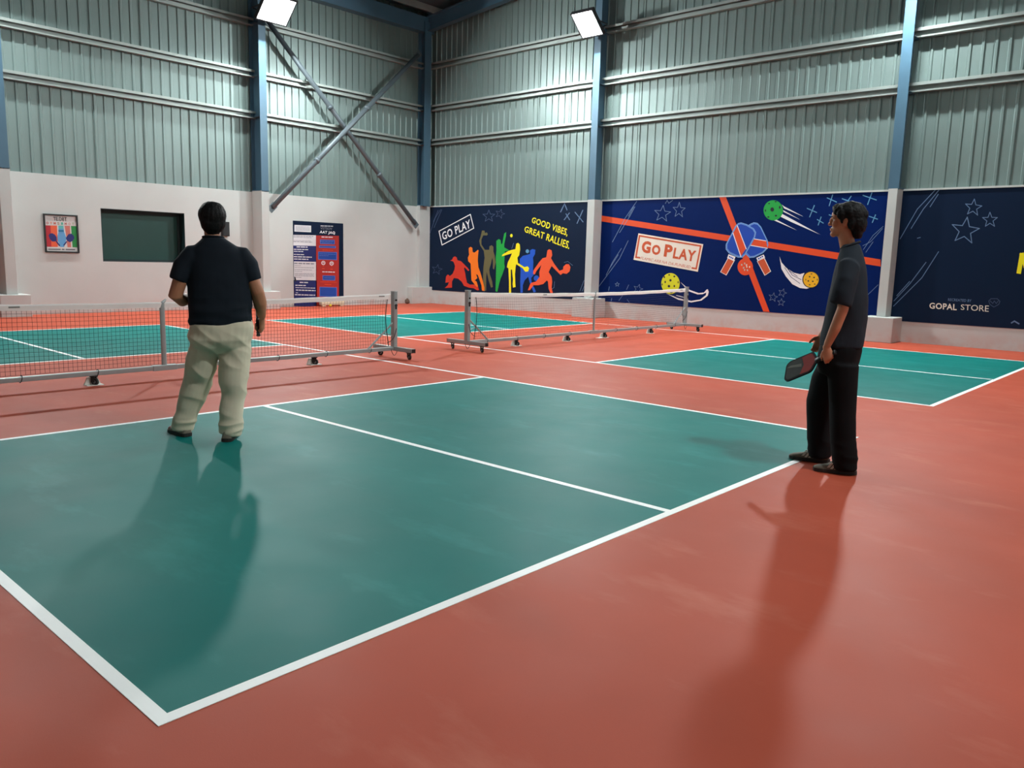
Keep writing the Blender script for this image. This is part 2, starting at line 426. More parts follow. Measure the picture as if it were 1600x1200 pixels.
floodlight('floodlight on the right wall column nearer the murals, outside the picture', (RW-.95, 10.37, 7.3), (-1, 0, 0), 28, 40, .5, .44)

# ------------------------------------------------------------------ window, wall box
M_WGREEN = mat('dark_green_board', (30, 74, 68), .35, var=.06, scale=2)
M_WSHADE = mat('shaded_green_frame', (20, 44, 46), .5, var=.05, scale=4)  # recess shade put into a darker green, for the reveals and frame bars
bm = bmesh.new()
d = .3
for a, b in (((L-d, WY0, WZ1-.012), (L-.002, WY1, WZ1)), ((L-d, WY0, WZ0), (L-.002, WY1, WZ0+.012)), ((L-d, WY0, WZ0), (L-.002, WY0+.012, WZ1)), ((L-d, WY1-.012, WZ0), (L-.002, WY1, WZ1))): box(bm, a, b)
wd_ = tag(obj('window_1', bm, M_WSHADE), 'dark green window opening set deep in the left wall', kind='structure')
bx('pane', (L-d, WY0, WZ0), (L-d+.02, WY1, WZ1), M_WGREEN, wd_)
for (y0, y1, z0, z1) in ((WY0+.012, WY1-.012, WZ1-.09, WZ1-.012), (WY0+.012, WY1-.012, WZ0+.012, WZ0+.05), (WY0+.012, WY0+.07, WZ0+.05, WZ1-.09), (WY1-.07, WY1-.012, WZ0+.05, WZ1-.09)):
    bx('window_frame', (L-d+.021, y0, z0), (L-d+.05, y1, z1), M_WSHADE, wd_)
sb = empty('wall_box', (L, 9.47, 2.02)); tag(sb, 'small black box on the left wall beside the back-turned man\'s head', 'wall box')
bm = bmesh.new(); box(bm, (0, -.10, -.18), (.09, .09, .18)); bev(bm, .008); obj('case', bm, M_BLACK, sb)
bm = bmesh.new(); box(bm, (.09, -.075, -.15), (.098, .065, .15)); bev(bm, .003); obj('cover', bm, M_BLACK, sb)

# ------------------------------------------------------------------ printed artwork: flat shapes on the banner faces
class Print:
    """maps crop pixels (origin, scale) to the wall plane and lays flat ink there"""
    def __init__(s, parent, wall, ox, oy, sc): s.p, s.wall, s.ox, s.oy, s.sc = parent, wall, ox, oy, sc
    def pt(s, q, layer):
        u, v = s.ox+q[0]/s.sc, s.oy+q[1]/s.sc; off = .012+.0016*layer
        return on_far(u, v, F-off) if s.wall == 'far' else on_left(u, v, L+off)
    def poly(s, name, pts, m_, layer=1):
        bm = bmesh.new(); f = bm.faces.new([bm.verts.new(s.pt(q, layer)) for q in pts]); f.normal_update()
        bmesh.ops.triangulate(bm, faces=[f], ngon_method='EAR_CLIP'); return obj(name, bm, m_, s.p)
    def disc(s, name, c, rx, ry, m_, layer=1, n=28):
        return s.poly(name, [(c[0]+rx*math.cos(2*math.pi*i/n), c[1]+ry*math.sin(2*math.pi*i/n)) for i in range(n)], m_, layer)
    def dots(s, name, cs, m_, layer=2):
        bm = bmesh.new()
        for (x, y, rx, ry) in cs: bm.faces.new([bm.verts.new(s.pt((x+rx*math.cos(k*math.pi/5), y+ry*math.sin(k*math.pi/5)), layer)) for k in range(10)])
        return tag(obj(name, bm, m_, s.p), kind='stuff')
    def strokes(s, name, lines, wd, m_, layer=1, closed=False):
        """lines: list of polylines; wd = stroke width in crop pixels"""
        if len(lines) > 1 and name != 'text_line':
            for ln in lines: s.strokes(name, [ln], wd, m_, layer, closed)
            return
        bm = bmesh.new(); k = 0
        for ln in lines:
            ln = [Vector((q[0], q[1])) for q in ln]
            segs = list(zip(ln, ln[1:]))+([(ln[-1], ln[0])] if closed else [])
            for a, b in segs:
                t = (b-a)
                if t.length < 1e-6: continue
                t.normalize(); n_ = Vector((-t.y, t.x))*wd/2; e = t*wd*.35
                k += 1; lay = layer+.05*(k % 5)
                bm.faces.new([bm.verts.new(s.pt(q, lay)) for q in (a-e-n_, b+e-n_, b+e+n_, a-e+n_)])
        return tag(obj(name, bm, m_, s.p), kind='stuff' if name == 'text_line' else None)
    def text(s, name, string, quad, m_, layer=2, bold=.0, shear=0.):
        cu = bpy.data.curves.new('lettering', 'FONT'); cu.body = string; cu.size = 1; cu.offset = bold; cu.shear = shear; cu.resolution_u = 3; cu.space_character = 1.0+bold*4
        t = bpy.data.objects.new('lettering', cu); COL.objects.link(t)
        dg = bpy.context.evaluated_depsgraph_get(); me = bpy.data.meshes.new_from_object(t.evaluated_get(dg))
        bpy.data.objects.remove(t); bpy.data.curves.remove(cu)
        xs = [v.co.x for v in me.vertices]; ys = [v.co.y for v in me.vertices]
        x0, x1, y0, y1 = min(xs), max(xs), min(ys), max(ys); tl, tr_, br, bl_ = [Vector(q) for q in quad]
        for v in me.vertices:
            a = (v.co.x-x0)/(x1-x0); b = (v.co.y-y0)/(y1-y0)
            q = (tl*(1-a)+tr_*a)*b+(bl_*(1-a)+br*a)*(1-b); v.co = s.pt(q, layer)
        me.materials.clear()
        return link(name, me, m_, s.p)
    def star(s, c, r, wd, m_, rot=0., sq=1., layer=1, ratio=.42):
        pts = [(c[0]+(r if k % 2 == 0 else r*ratio)*math.sin(rot+k*math.pi/5)*sq, c[1]-(r if k % 2 == 0 else r*ratio)*math.cos(rot+k*math.pi/5)) for k in range(10)]
        return s.strokes('star_outline', [pts], wd, m_, layer, True)

I = lambda n_, c, r=.5, sp=.4: mat('ink_'+n_, c, r, spec=sp, var=.02, scale=5)
NAVY, ROYAL = I('navy', (13, 30, 54), .5, .12), I('royal_navy', (0, 28, 86), .5, .08)
INKW, CREAM, CHALK, SKY = I('white', (232, 234, 236)), I('cream', (228, 222, 208)), I('chalk', (96, 122, 158)), I('sky', (90, 150, 190))
FAINT = I('faint_chalk', (62, 80, 112))
ORANGE, REDI, ORG2, OLIVE, GREENI, YEL, BLUEI, CORAL = I('orange', (220, 74, 26)), I('red', (206, 52, 30)), I('amber', (238, 120, 18)), I('olive', (98, 94, 60)), I('green', (18, 160, 62)), I('yellow', (240, 228, 20)), I('blue', (16, 84, 196)), I('coral', (232, 88, 46))
LIME, GOLD, DARK, BRICK = I('lime', (206, 212, 24)), I('gold', (232, 178, 20)), I('dark', (24, 30, 40)), I('brick', (196, 84, 44))

def banner(label, x0, x1, z0, z1, m_):
    root = empty('wall_mural', ((x0+x1)/2, F, z0)); tag(root, label, 'mural', 'blue murals along the far wall')
    bm = bmesh.new(); box(bm, (x0, F-.012, z0), (x1, F-.0005, z1)); o = obj('backing_board', bm, m_, root)
    o.matrix_parent_inverse = Matrix.Translation(-root.location)
    return root
def adopt(root):
    for c in root.children: c.matrix_parent_inverse = Matrix.Translation(-root.location)

# --- first mural: row of players
r1 = banner('navy mural of colourful player silhouettes under the slogan good vibes', L+.12, FARCOL[0][0], .42, MZ-.005, NAVY)
p = Print(r1, 'far', 650, 290, 5.3333)
p.strokes('lettering_frame', [[(192,380),(453,240),(481,355),(217,495)]], 7, INKW, 1, True)
p.text('go_play_lettering', 'GO PLAY', [(213,392),(447,280),(458,350),(226,456)], INKW, 2, .018)
p.text('slogan_lettering', 'GOOD VIBES,', [(970,260),(1268,362),(1258,430),(962,316)], YEL, 2, .018, .15)
p.text('slogan_lettering', 'GREAT RALLIES.', [(908,334),(1284,466),(1274,530),(903,386)], YEL, 2, .018, .15)
SIL = {
 'olive': (OLIVE, [(550,375),(570,375),(575,395),(590,390),(598,405),(585,415),(560,415),(545,450),(545,490),(575,535),(610,535),(612,505),(630,497),(645,510),(645,550),(655,580),(665,640),(650,700),(640,690),(640,625),(635,600),(625,650),(610,700),(615,740),(635,800),(640,845),(625,850),(605,790),(590,720),(585,760),(585,875),(565,880),(558,780),(562,680),(572,600),(565,545),(535,500),(527,460),(540,420)]),
 'red': (REDI, [(285,625),(303,615),(310,597),(325,590),(340,600),(345,622),(375,630),(400,655),(430,685),(445,705),(435,712),(405,680),(400,690),(410,730),(415,765),(425,810),(450,825),(490,825),(515,835),(525,870),(510,872),(480,855),(440,850),(400,835),(380,800),(350,775),(315,770),(300,800),(300,850),(240,853),(265,830),(275,805),(245,810),(250,760),(262,742),(275,745),(280,755),(305,735),(320,700),(325,670),(315,640),(305,630)]),
 'amber': (ORG2, [(440,520),(455,510),(470,520),(472,550),(485,560),(505,545),(515,535),(522,540),(517,580),(515,620),(520,680),(535,720),(555,790),(570,850),(570,878),(550,875),(545,830),(515,745),(500,738),(512,770),(490,790),(505,800),(517,840),(505,845),(470,800),(462,790),(455,650),(435,630),(432,600),(443,575),(440,550)]),
 'green': (GREENI, [(670,460),(690,445),(705,455),(710,490),(720,480),(735,400),(752,387),(750,420),(735,490),(735,515),(780,540),(740,550),(738,600),(735,650),(740,680),(720,740),(705,775),(690,830),(678,885),(662,880),(665,800),(668,680),(665,600),(670,540)]),
 'blue': (BLUEI, [(950,540),(970,528),(995,535),(992,570),(975,600),(978,640),(975,700),(985,740),(960,770),(965,815),(990,860),(1000,885),(980,890),(945,800),(935,760),(905,790),(890,830),(890,890),(870,895),(868,800),(872,700),(862,660),(865,610),(890,585),(930,575),(950,570)]),
 'yellow': (YEL, [(835,485),(850,478),(865,490),(868,530),(860,580),(845,600),(850,645),(905,680),(930,672),(943,690),(935,715),(910,718),(890,690),(835,655),(830,680),(825,740),(828,820),(830,845),(808,850),(805,820),(808,780),(800,700),(790,700),(790,800),(793,900),(775,900),(775,800),(770,690),(757,680),(765,640),(785,600),(800,565),(715,590),(720,575),(770,545),(800,535),(828,530)]),
 'coral': (CORAL, [(1095,540),(1110,530),(1130,540),(1135,580),(1125,605),(1150,650),(1195,710),(1225,700),(1228,675),(1250,655),(1275,655),(1287,680),(1280,715),(1255,735),(1225,730),(1205,745),(1185,725),(1130,670),(1105,720),(1130,760),(1135,800),(1130,850),(1140,895),(1120,895),(1105,860),(1100,800),(1090,790),(1060,820),(1020,830),(980,830),(950,870),(932,872),(950,825),(960,810),(1000,800),(1030,760),(1028,720),(1045,660),(1005,710),(990,740),(975,735),(980,705),(1025,640),(1055,605),(1085,598),(1090,570)])}
for i, (k, (mm, pts)) in enumerate(SIL.items()):
    o = p.poly('player_silhouette', pts, mm, 1+i*.6); o['label'] = k+' player silhouette'
p.disc('printed_ball', (928,547), 14, 16, SKY, 2); p.disc('printed_paddle', (1003,772), 22, 24, BLUEI, 3)
p.disc('printed_ball', (795,417), 11, 14, YEL, 1.5); p.disc('printed_ball', (586,404), 11, 12, OLIVE, 1.2)
p.star((607,255), 52, 4, FAINT); p.star((700,235), 40, 3, FAINT, .3); p.star((175,700), 44, 3, FAINT, .2)
p.strokes('chalk_stroke', [[(205,200),(160,270),(112,410)], [(185,205),(145,300)], [(215,200),(150,350)]], 4, FAINT)
p.strokes('chalk_cross', [[(1205,220),(1238,150)], [(1238,150),(1258,203)], [(1235,285),(1278,228)], [(1250,235),(1280,285)], [(1342,315),(1390,205)], [(1325,222),(1392,303)]], 7, CHALK)
p.strokes('chalk_stroke', [[(1365,880),(1400,790)], [(1385,880),(1402,840)], [(1235,640),(1265,632),(1305,665)], [(1155,800),(1150,850),(1130,862)], [(813,480),(798,525)]], 3, CHALK)
adopt(r1)

# --- second mural: crossed paddles and balls
r2 = banner('bright blue mural with crossed paddles, orange stripes and a cream go play sign', FARCOL[0][1], FARCOL[1][0], .42, MZ-.005, ROYAL)
p = Print(r2, 'far', 920, 280, 5.0)
p.poly('orange_stripe', [(98,284),(1100,440),(2279,627),(2281,682),(1100,487),(98,329)], ORANGE, 1)
p.poly('orange_stripe', [(1019,140),(1071,139),(1412,1037),(1363,1034)], ORANGE, 1.5)
def shrink(pts, k):
    cx = sum(q[0] for q in pts)/len(pts); cy = sum(q[1] for q in pts)/len(pts); return [(cx+(x-cx)*k, cy+(y-cy)*k) for x, y in pts]
RP = [(1240,362),(1265,347),(1290,337),(1318,342),(1345,370),(1398,480),(1402,515),(1390,548),(1360,578),(1290,612),(1255,615),(1225,585)]
LP = [(1148,360),(1168,343),(1190,338),(1235,352),(1290,385),(1307,415),(1300,450),(1225,588),(1200,612),(1165,612),(1095,580),(1070,548),(1070,510)]
BLUEP = I('paddle_blue', (0, 66, 172)); EDGE = I('paddle_edge', (120, 170, 225))
for pts, lay in ((RP, 3), (LP, 5)):
    p.poly('printed_paddle', pts, EDGE, lay); p.poly('printed_paddle', shrink(pts, .955), BLUEP, lay+.4); p.strokes('paddle_outline', [shrink(pts, .92)], 4, EDGE, lay+.6, True)
    if lay == 3:
        p.poly('orange_stripe', [(1293,468),(1385,485),(1396,535),(1268,515)], ORANGE, 4.0); p.strokes('paddle_outline', [[(1290,466),(1385,482)], [(1265,517),(1395,540)]], 6, INKW, 4.2)
    else:
        p.poly('orange_stripe', [(1128,420),(1160,363),(1228,540),(1190,600)], ORANGE, 6.0); p.strokes('paddle_outline', [[(1126,420),(1188,605)], [(1160,363),(1230,545)]], 6, INKW, 6.2)
p.poly('paddle_handle', [(1090,610),(1142,632),(1075,752),(1026,725)], INKW, 2); p.poly('paddle_handle', [(1092,614),(1136,633),(1073,746),(1032,724)], BRICK, 2.4)
p.poly('paddle_handle', [(1313,640),(1372,613),(1424,720),(1374,754)], INKW, 2); p.poly('paddle_handle', [(1318,642),(1369,619),(1418,719),(1377,748)], BRICK, 2.4)
p.poly('paddle_collar', [(1092,586),(1146,606),(1132,640),(1081,616)], INKW, 3.2); p.poly('paddle_collar', [(1308,615),(1366,588),(1377,612),(1320,642)], INKW, 3.2)
p.dots('collar_studs', [(1100,606,6,6),(1112,612,6,6),(1124,618,6,6),(1328,620,6,6),(1342,612,6,6),(1356,604,6,6)], BLUEP, 4)
p.disc('printed_ball', (1222,685), 60, 66, ORANGE, 3)
p.dots('ball_dots', [(1222+36*math.cos(a)*q, 685+42*math.sin(a)*q, 5, 7) for a, q in [(i*.9, .35+.65*((i*37) % 10)/10) for i in range(14)]], CREAM, 3.8)  # pale dots printed on the orange ball
p.disc('printed_ball', (1441,243), 76, 79, GREENI, 3); p.dots('ball_holes', [(1433,237,15,17),(1408,190,8,5),(1460,175,9,5),(1492,220,7,12),(1462,285,9,7),(1403,295,9,6),(1380,245,5,10)], DARK, 3.8)
q = Print(r2, 'far', 1080, 290, 5.0)
for pts in ([(708,148),(722,160),(880,244),(726,178)], [(716,192),(730,198),(852,267),(722,206)], [(700,228),(712,222),(1008,383),(790,288),(692,240)], [(650,262),(666,266),(828,350),(648,272)]): q.poly('speed_trail', pts, INKW, 2)
p.disc('printed_ball', (638,815), 72, 82, LIME, 3)
p.dots('ball_holes', [(638,790,9,10),(626,836,10,10),(597,803,6,9),(668,835,6,9),(590,765,6,8),(628,748,7,5),(668,760,8,7),(573,822,4,9),(698,805,4,10),(645,885,12,5),(606,868,6,6)], DARK, 3.8)
p.poly('speed_trail', [(715,803),(790,866),(860,890),(900,885),(920,862),(930,860),(937,880),(930,910),(880,948),(800,963),(700,942),(600,890),(700,930),(800,951),(870,940),(915,905),(918,885),(890,898),(850,900),(780,875)], INKW, 2)
p.strokes('speed_trail', [[(685,908),(750,925)]], 5, INKW, 2)
q.poly('speed_trail', [(690,553),(706,600),(742,642),(800,680),(850,692),(885,682),(870,715),(875,760),(900,790),(936,796),(900,806),(850,800),(790,770),(740,710),(705,650)], INKW, 2)
q.strokes('trail_line', [[(712,570),(760,660),(830,710)], [(730,640),(780,715),(850,765)], [(720,600),(790,700),(860,735)]], 4, ROYAL, 2.6)
q.disc('printed_ball', (934,735), 66, 65, DARK, 3); q.disc('printed_ball', (936,735), 60, 60, GOLD, 3.6)
q.dots('ball_holes', [(925,712,7,6),(960,718,7,6),(915,745,7,6),(950,748,7,6),(940,690,8,4),(985,735,3,9),(895,735,3,7),(925,775,8,4),(965,770,6,5)], DARK, 4.2)
# cream sign
p.poly('cream_sign', [(388,423),(894,508),(852,723),(349,629)], CREAM, 3)
g = Print(r2, 'far', 985, 360, 13.3333)
g.strokes('sign_border', [[(195,570),(115,560),(190,112),(1465,325),(1370,798),(1285,782)]], 34, BRICK, 3.6)
for t_, qd in (('G', [(256,208),(440,236),(408,488),(222,456)]), ('O', [(462,288),(638,316),(612,524),(434,494)]), ('P', [(728,285),(893,312),(855,568),(690,542)]), ('LAY', [(918,356),(1378,426),(1340,655),(878,580)])):
    g.text('go_play_lettering', t_, qd, BRICK, 4, .05 if len(t_) == 1 else .035)
g.text('tag_line', 'FLAMIC ARB NA DA PUNBUID', [(220,545),(1258,735),(1246,795),(208,600)], BRICK, 4, -.005, .2)
# chalk marks
p.star((575,270), 66, 4, CHALK, .1); p.star((705,242), 62, 4, CHALK, .05, .8); p.star((385,858), 38, 3, CHALK, .3); p.star((222,822), 18, 3, CHALK)
p.strokes('chalk_stroke', [[(598,190),(612,165),(625,188),(655,165)], [(375,172),(280,310),(185,490)], [(360,215),(320,290),(240,418)], [(350,215),(310,290)], [(308,480),(240,620),(70,850)], [(255,540),(190,640),(135,750)], [(230,590),(160,700)]], 4, CHALK)
p.strokes('chalk_stroke', [[(160,840),(155,870)], [(312,825),(295,862)], [(235,948),(262,910)], [(180,930),(175,950)], [(300,940),(320,968)]], 4, CHALK)
q.star((640,872), 36, 3, CHALK, .2); q.star((712,838), 34, 3, CHALK, .35); q.star((703,912), 30, 3, CHALK, .1)
q.strokes('chalk_cross', [[(1062,96),(1135,128)], [(1105,72),(1078,158)], [(1180,103),(1262,132)], [(1250,82),(1225,118)], [(1342,76),(1446,112)], [(1412,55),(1378,148)], [(906,178),(980,210)], [(962,155),(925,245)], [(985,265),(1032,293)], [(1015,245),(992,308)], [(1078,228),(1110,240)], [(1390,240),(1455,262)], [(1440,228),(1415,288)]], 7, SKY)
q.strokes('chalk_stroke', [[(1500,318),(1420,390),(1345,500)], [(1495,335),(1400,440),(1340,470)], [(1420,440),(1365,520)], [(1460,775),(1370,862)]], 4, CHALK)
adopt(r2)

# --- third mural: sponsor
r3 = banner('plain navy mural at the right edge with chalk stars and a store name', FARCOL[1][1], RW, .42, MZ-.005, NAVY)
p = Print(r3, 'far', 1340, 280, 4.2846)
p.text('store_lettering', 'GOPAL', [(482,826),(665,836),(663,878),(480,866)], CREAM, 2, .022)
p.text('store_lettering', 'STORE', [(692,838),(880,846),(877,888),(690,874)], CREAM, 2, .0)
p.text('small_lettering', 'RECREATED BY', [(606,797),(763,805),(760,823),(605,815)], CHALK, 2, .01)
p.strokes('shield_emblem', [[(878,815),(893,800),(935,800),(953,818),(945,838),(912,856),(885,838)]], 4, FAINT, 2, True); p.strokes('shield_emblem', [[(888,815),(905,832),(915,815),(928,832),(942,815)]], 4, FAINT, 2)
p.star((775,190), 58, 5, CHALK, .12); p.star((886,273), 52, 5, CHALK); p.star((720,345), 92, 6, CHALK, .15, 1.05)
p.strokes('chalk_stroke', [[(520,72),(400,200),(284,400)], [(545,72),(440,200),(358,330)], [(540,100),(485,185)], [(542,485),(430,660),(240,850)], [(458,556),(350,700),(243,815)], [(348,685),(262,780)], [(400,395),(420,390)]], 5, CHALK)
p.strokes('chalk_stroke', [[(1030,962),(1050,950),(1080,968)]], 9, CHALK)
p.strokes('yellow_letter', [[(1080,622),(1100,505),(1128,590),(1180,512),(1168,632)]], 30, YEL, 2)
adopt(r3)

# ------------------------------------------------------------------ rules banner on the left wall
def left_board(name, label, cat, y0, y1, z0, z1, m_):
    root = empty(name, (L, (y0+y1)/2, z0)); tag(root, label, cat)
    bm = bmesh.new(); box(bm, (L+.0005, y0, z0), (L+.012, y1, z1)); obj('backing_board', bm, m_, root); return root
rb = left_board('rules_banner', 'tall navy and red printed rules banner on the left wall', 'banner', 11.46, 13.11, .02, 2.335, NAVY)
p = Print(rb, 'left', 440, 330, 7.5)
PANW, PANB, PANR, BOXB, BOXL, GRYT = I('panel_white', (214, 216, 220)), I('panel_blue', (14, 32, 98)), I('panel_red', (166, 40, 34)), I('box_blue', (18, 66, 152)), I('box_edge', (84, 110, 190)), I('grey_type', (120, 126, 138))
def q4(x0, y0, x1, y1, k=.05): return [(x0, y0), (x1, y0+(x1-x0)*k), (x1, y1+(x1-x0)*k), (x0, y1)]
p.poly('header_box', q4(150,160,346,238), PANW, 1)
for (a, b, m_) in ((277,402,PANW), (402,588,PANB), (588,806,PANW), (812,1112,PANB)): p.poly('text_panel', q4(137+(a-277)*.02, a, 402+(a-277)*.02, b, .02), m_, 1)
p.poly('red_panel', q4(402,284,672,1112,.02), PANR, 1)
def lines(rows, m_, layer=2):
    for (x0, x1, y, wd) in rows:
        x = x0; segs = []
        while x < x1:
            l_ = random.uniform(18, 46); segs.append([(x, y+(x-x0)*.03), (min(x+l_, x1), y+(min(x+l_, x1)-x0)*.03)]); x += l_+wd*1.3
        p.strokes('text_line', segs, wd, m_, layer)
lines([(165,330,180+k*14,4) for k in range(4)]+[(142,370,290,7),(142,350,306,5),(142,340,340,4),(142,355,356,8)], GRYT)
lines([(180,300,418,12),(146,315,446,10),(146,250,470,9),(146,260,506,9),(146,350,533,11),(148,310,560,11)], PANW)
lines([(152,375,610,13)]+[(154,x_,y_,5) for x_, y_ in ((225,636),(380,658),(355,684),(240,704),(380,728),(375,742),(380,756),(230,774))], GRYT)
lines([(217,310,834,12),(165,280,868,11),(165,390,895,7),(172,395,924,11),(168,190,955,6),(160,390,978,11),(155,390,1052,11)], PANW)
p.text('title_lettering', 'AAT JAQ', [(450,226),(628,238),(626,278),(443,266)], INKW, 2, .05)
p.text('title_lettering', 'VSTSOV', [(455,186),(595,194),(592,220),(455,212)], GRYT, 2, .01)
lines([(460,605,172,9),(472,595,302,11),(480,620,710,10)], PANW); lines([(480,600,455,7),(505,580,858,7),(455,645,828,5)], ORANGE)
for (x0, y0, x1, y1) in ((450,332,622,384), (440,402,634,428), (428,474,648,566), (480,752,628,808), (445,886,648,1000)):
    p.poly('blue_box', q4(x0, y0, x1, y1, .03), BOXL, 2); p.poly('blue_box', q4(x0+7, y0+7, x1-7, y1-7, .03), BOXB, 2.5)
lines([(460,600,352,8),(470,590,370,6),(445,630,500,6),(445,550,520,5),(500,610,780,6)], BOXL, 3)
for c in ((489,606), (586,612)):
    p.disc('round_icon', c, 24, 24, PANW, 2); p.disc('round_icon', c, 15, 15, PANR, 2.5)
    p.poly('round_icon', q4(c[0]-9, c[1]-8, c[0]+9, c[1]+2), PANW, 3); p.strokes('text_line', [[(c[0]-6, c[1]+36), (c[0]+6, c[1]+36)], [(c[0]-12, c[1]+66), (c[0]+12, c[1]+67)]], 6, CORAL, 2)
p.poly('torn_spot', [(148,765),(160,770),(170,800),(172,830),(160,825),(150,810)], DARK, 3)
adopt(rb)

# ------------------------------------------------------------------ framed poster
fp = empty('framed_poster', (L, 5.63, 1.33)); tag(fp, 'small framed poster with rainbow stripes and two blue paddles on left wall', 'poster')
y0, y1, z0, z1 = 5.285, 5.978, 1.336, 2.163
bm = bmesh.new(); box(bm, (L+.0005, y0+.02, z0+.02), (L+.0118, y1-.02, z1-.02)); obj('paper', bm, I('poster_paper', (206, 206, 204)), fp)
for a, b in (((y0, z0), (y1, z0+.032)), ((y0, z1-.032), (y1, z1)), ((y0, z0+.032), (y0+.032, z1-.032)), ((y1-.032, z0+.032), (y1, z1-.032))): bx('frame_bar', (L+.0005, a[0], a[1]), (L+.035, b[0], b[1]), M_BLACK, fp)
p = Print(fp, 'left', 50, 320, 13.3333)
for pts, c in (([(264,425),(385,430),(405,875),(290,872)], (176, 36, 48)), ([(385,430),(520,432),(540,878),(405,875)], (220, 92, 56)), ([(550,432),(655,434),(668,560),(720,700),(670,880),(590,880),(520,700),(555,560)], (92, 152, 200)), ([(680,436),(790,438),(815,884),(740,882),(720,700)], (196, 112, 100)), ([(812,440),(925,445),(945,888),(845,885)], (36, 136, 66)), ([(550,432),(655,434),(658,500),(553,498)], (90, 178, 176)), ([(548,522),(660,525),(662,565),(552,562)], (24, 110, 150))):
    p.poly('colour_band', pts, I('poster_%d_%d' % (c[0], c[1]), c), 1 if c[0] not in (90, 24) else 1.5)
DB = I('poster_navy', (34, 40, 108))
p.poly('poster_paddle', [(345,640),(370,600),(420,590),(475,620),(510,670),(518,730),(480,765),(425,765),(375,720)], DB, 2); p.poly('poster_paddle', [(760,610),(820,600),(865,640),(885,690),(850,750),(790,780),(730,750),(705,690)], DB, 2)
p.strokes('poster_paddle', [[(500,750),(575,850)], [(720,770),(665,840)]], 26, DB, 2)
p.text('poster_title', 'TE.DBT', [(440,248),(725,262),(725,345),(450,332)], DARK, 2, .01)
for k, (ch, c) in enumerate(zip('OTMSIMOT', ((190,60,60),(220,110,70),(200,90,60),(150,120,90),(80,170,150),(190,110,100),(190,120,110),(150,160,120)))):
    x = 298+k*76; p.text('poster_letter', ch, [(x,352+k*3),(x+46,353+k*3),(x+48,406+k*3),(x+2,405+k*3)], I('letter_%d_%d' % (c[0], c[1]), c), 2, .03)
p.strokes('poster_caption', [[(345,925),(590,928)], [(630,928),(668,930)], [(710,930),(890,934)]], 26, I('caption_grey', (110, 108, 116)), 2)
adopt(fp)

# ------------------------------------------------------------------ portable nets on wheels
M_NET = mat('black_net_cord', (28, 30, 30), .8, var=.1, scale=20)
M_TAPE = mat('white_net_tape', (235, 236, 232), .6, var=.03, scale=6)
M_PAD = mat('white_pad', (225, 224, 216), .6, var=.04, scale=8)
M_GREY = mat('grey_print', (130, 132, 128), .6, var=.05, scale=30)

def caster(parent, x, y, z_top, rz=0., r=.038):
    c = empty_part('caster', parent, (x, y, 0), rz)
    bm = bmesh.new()
    box(bm, (-.03, -.028, z_top-.012), (.03, .028, z_top))
    for s in (-1, 1): box(bm, (-.022, s*.017-.003, r*.8), (.022, s*.017+.003, z_top-.01))
    b = obj('caster', bm, M_RUBBER, parent); b.location = (x, y, 0); b.rotation_euler[2] = rz
    bm = bmesh.new(); cyl(bm, (.015, -.013, r), (.015, .013, r), r, 20); obj('wheel', bm, M_RUBBER, b, False)
    bm = bmesh.new(); cyl(bm, (.015, -.0145, r), (.015, .0145, r), r*.45, 14); obj('hub', bm, M_STEEL, b, False)
    return b
def empty_part(*a): return None

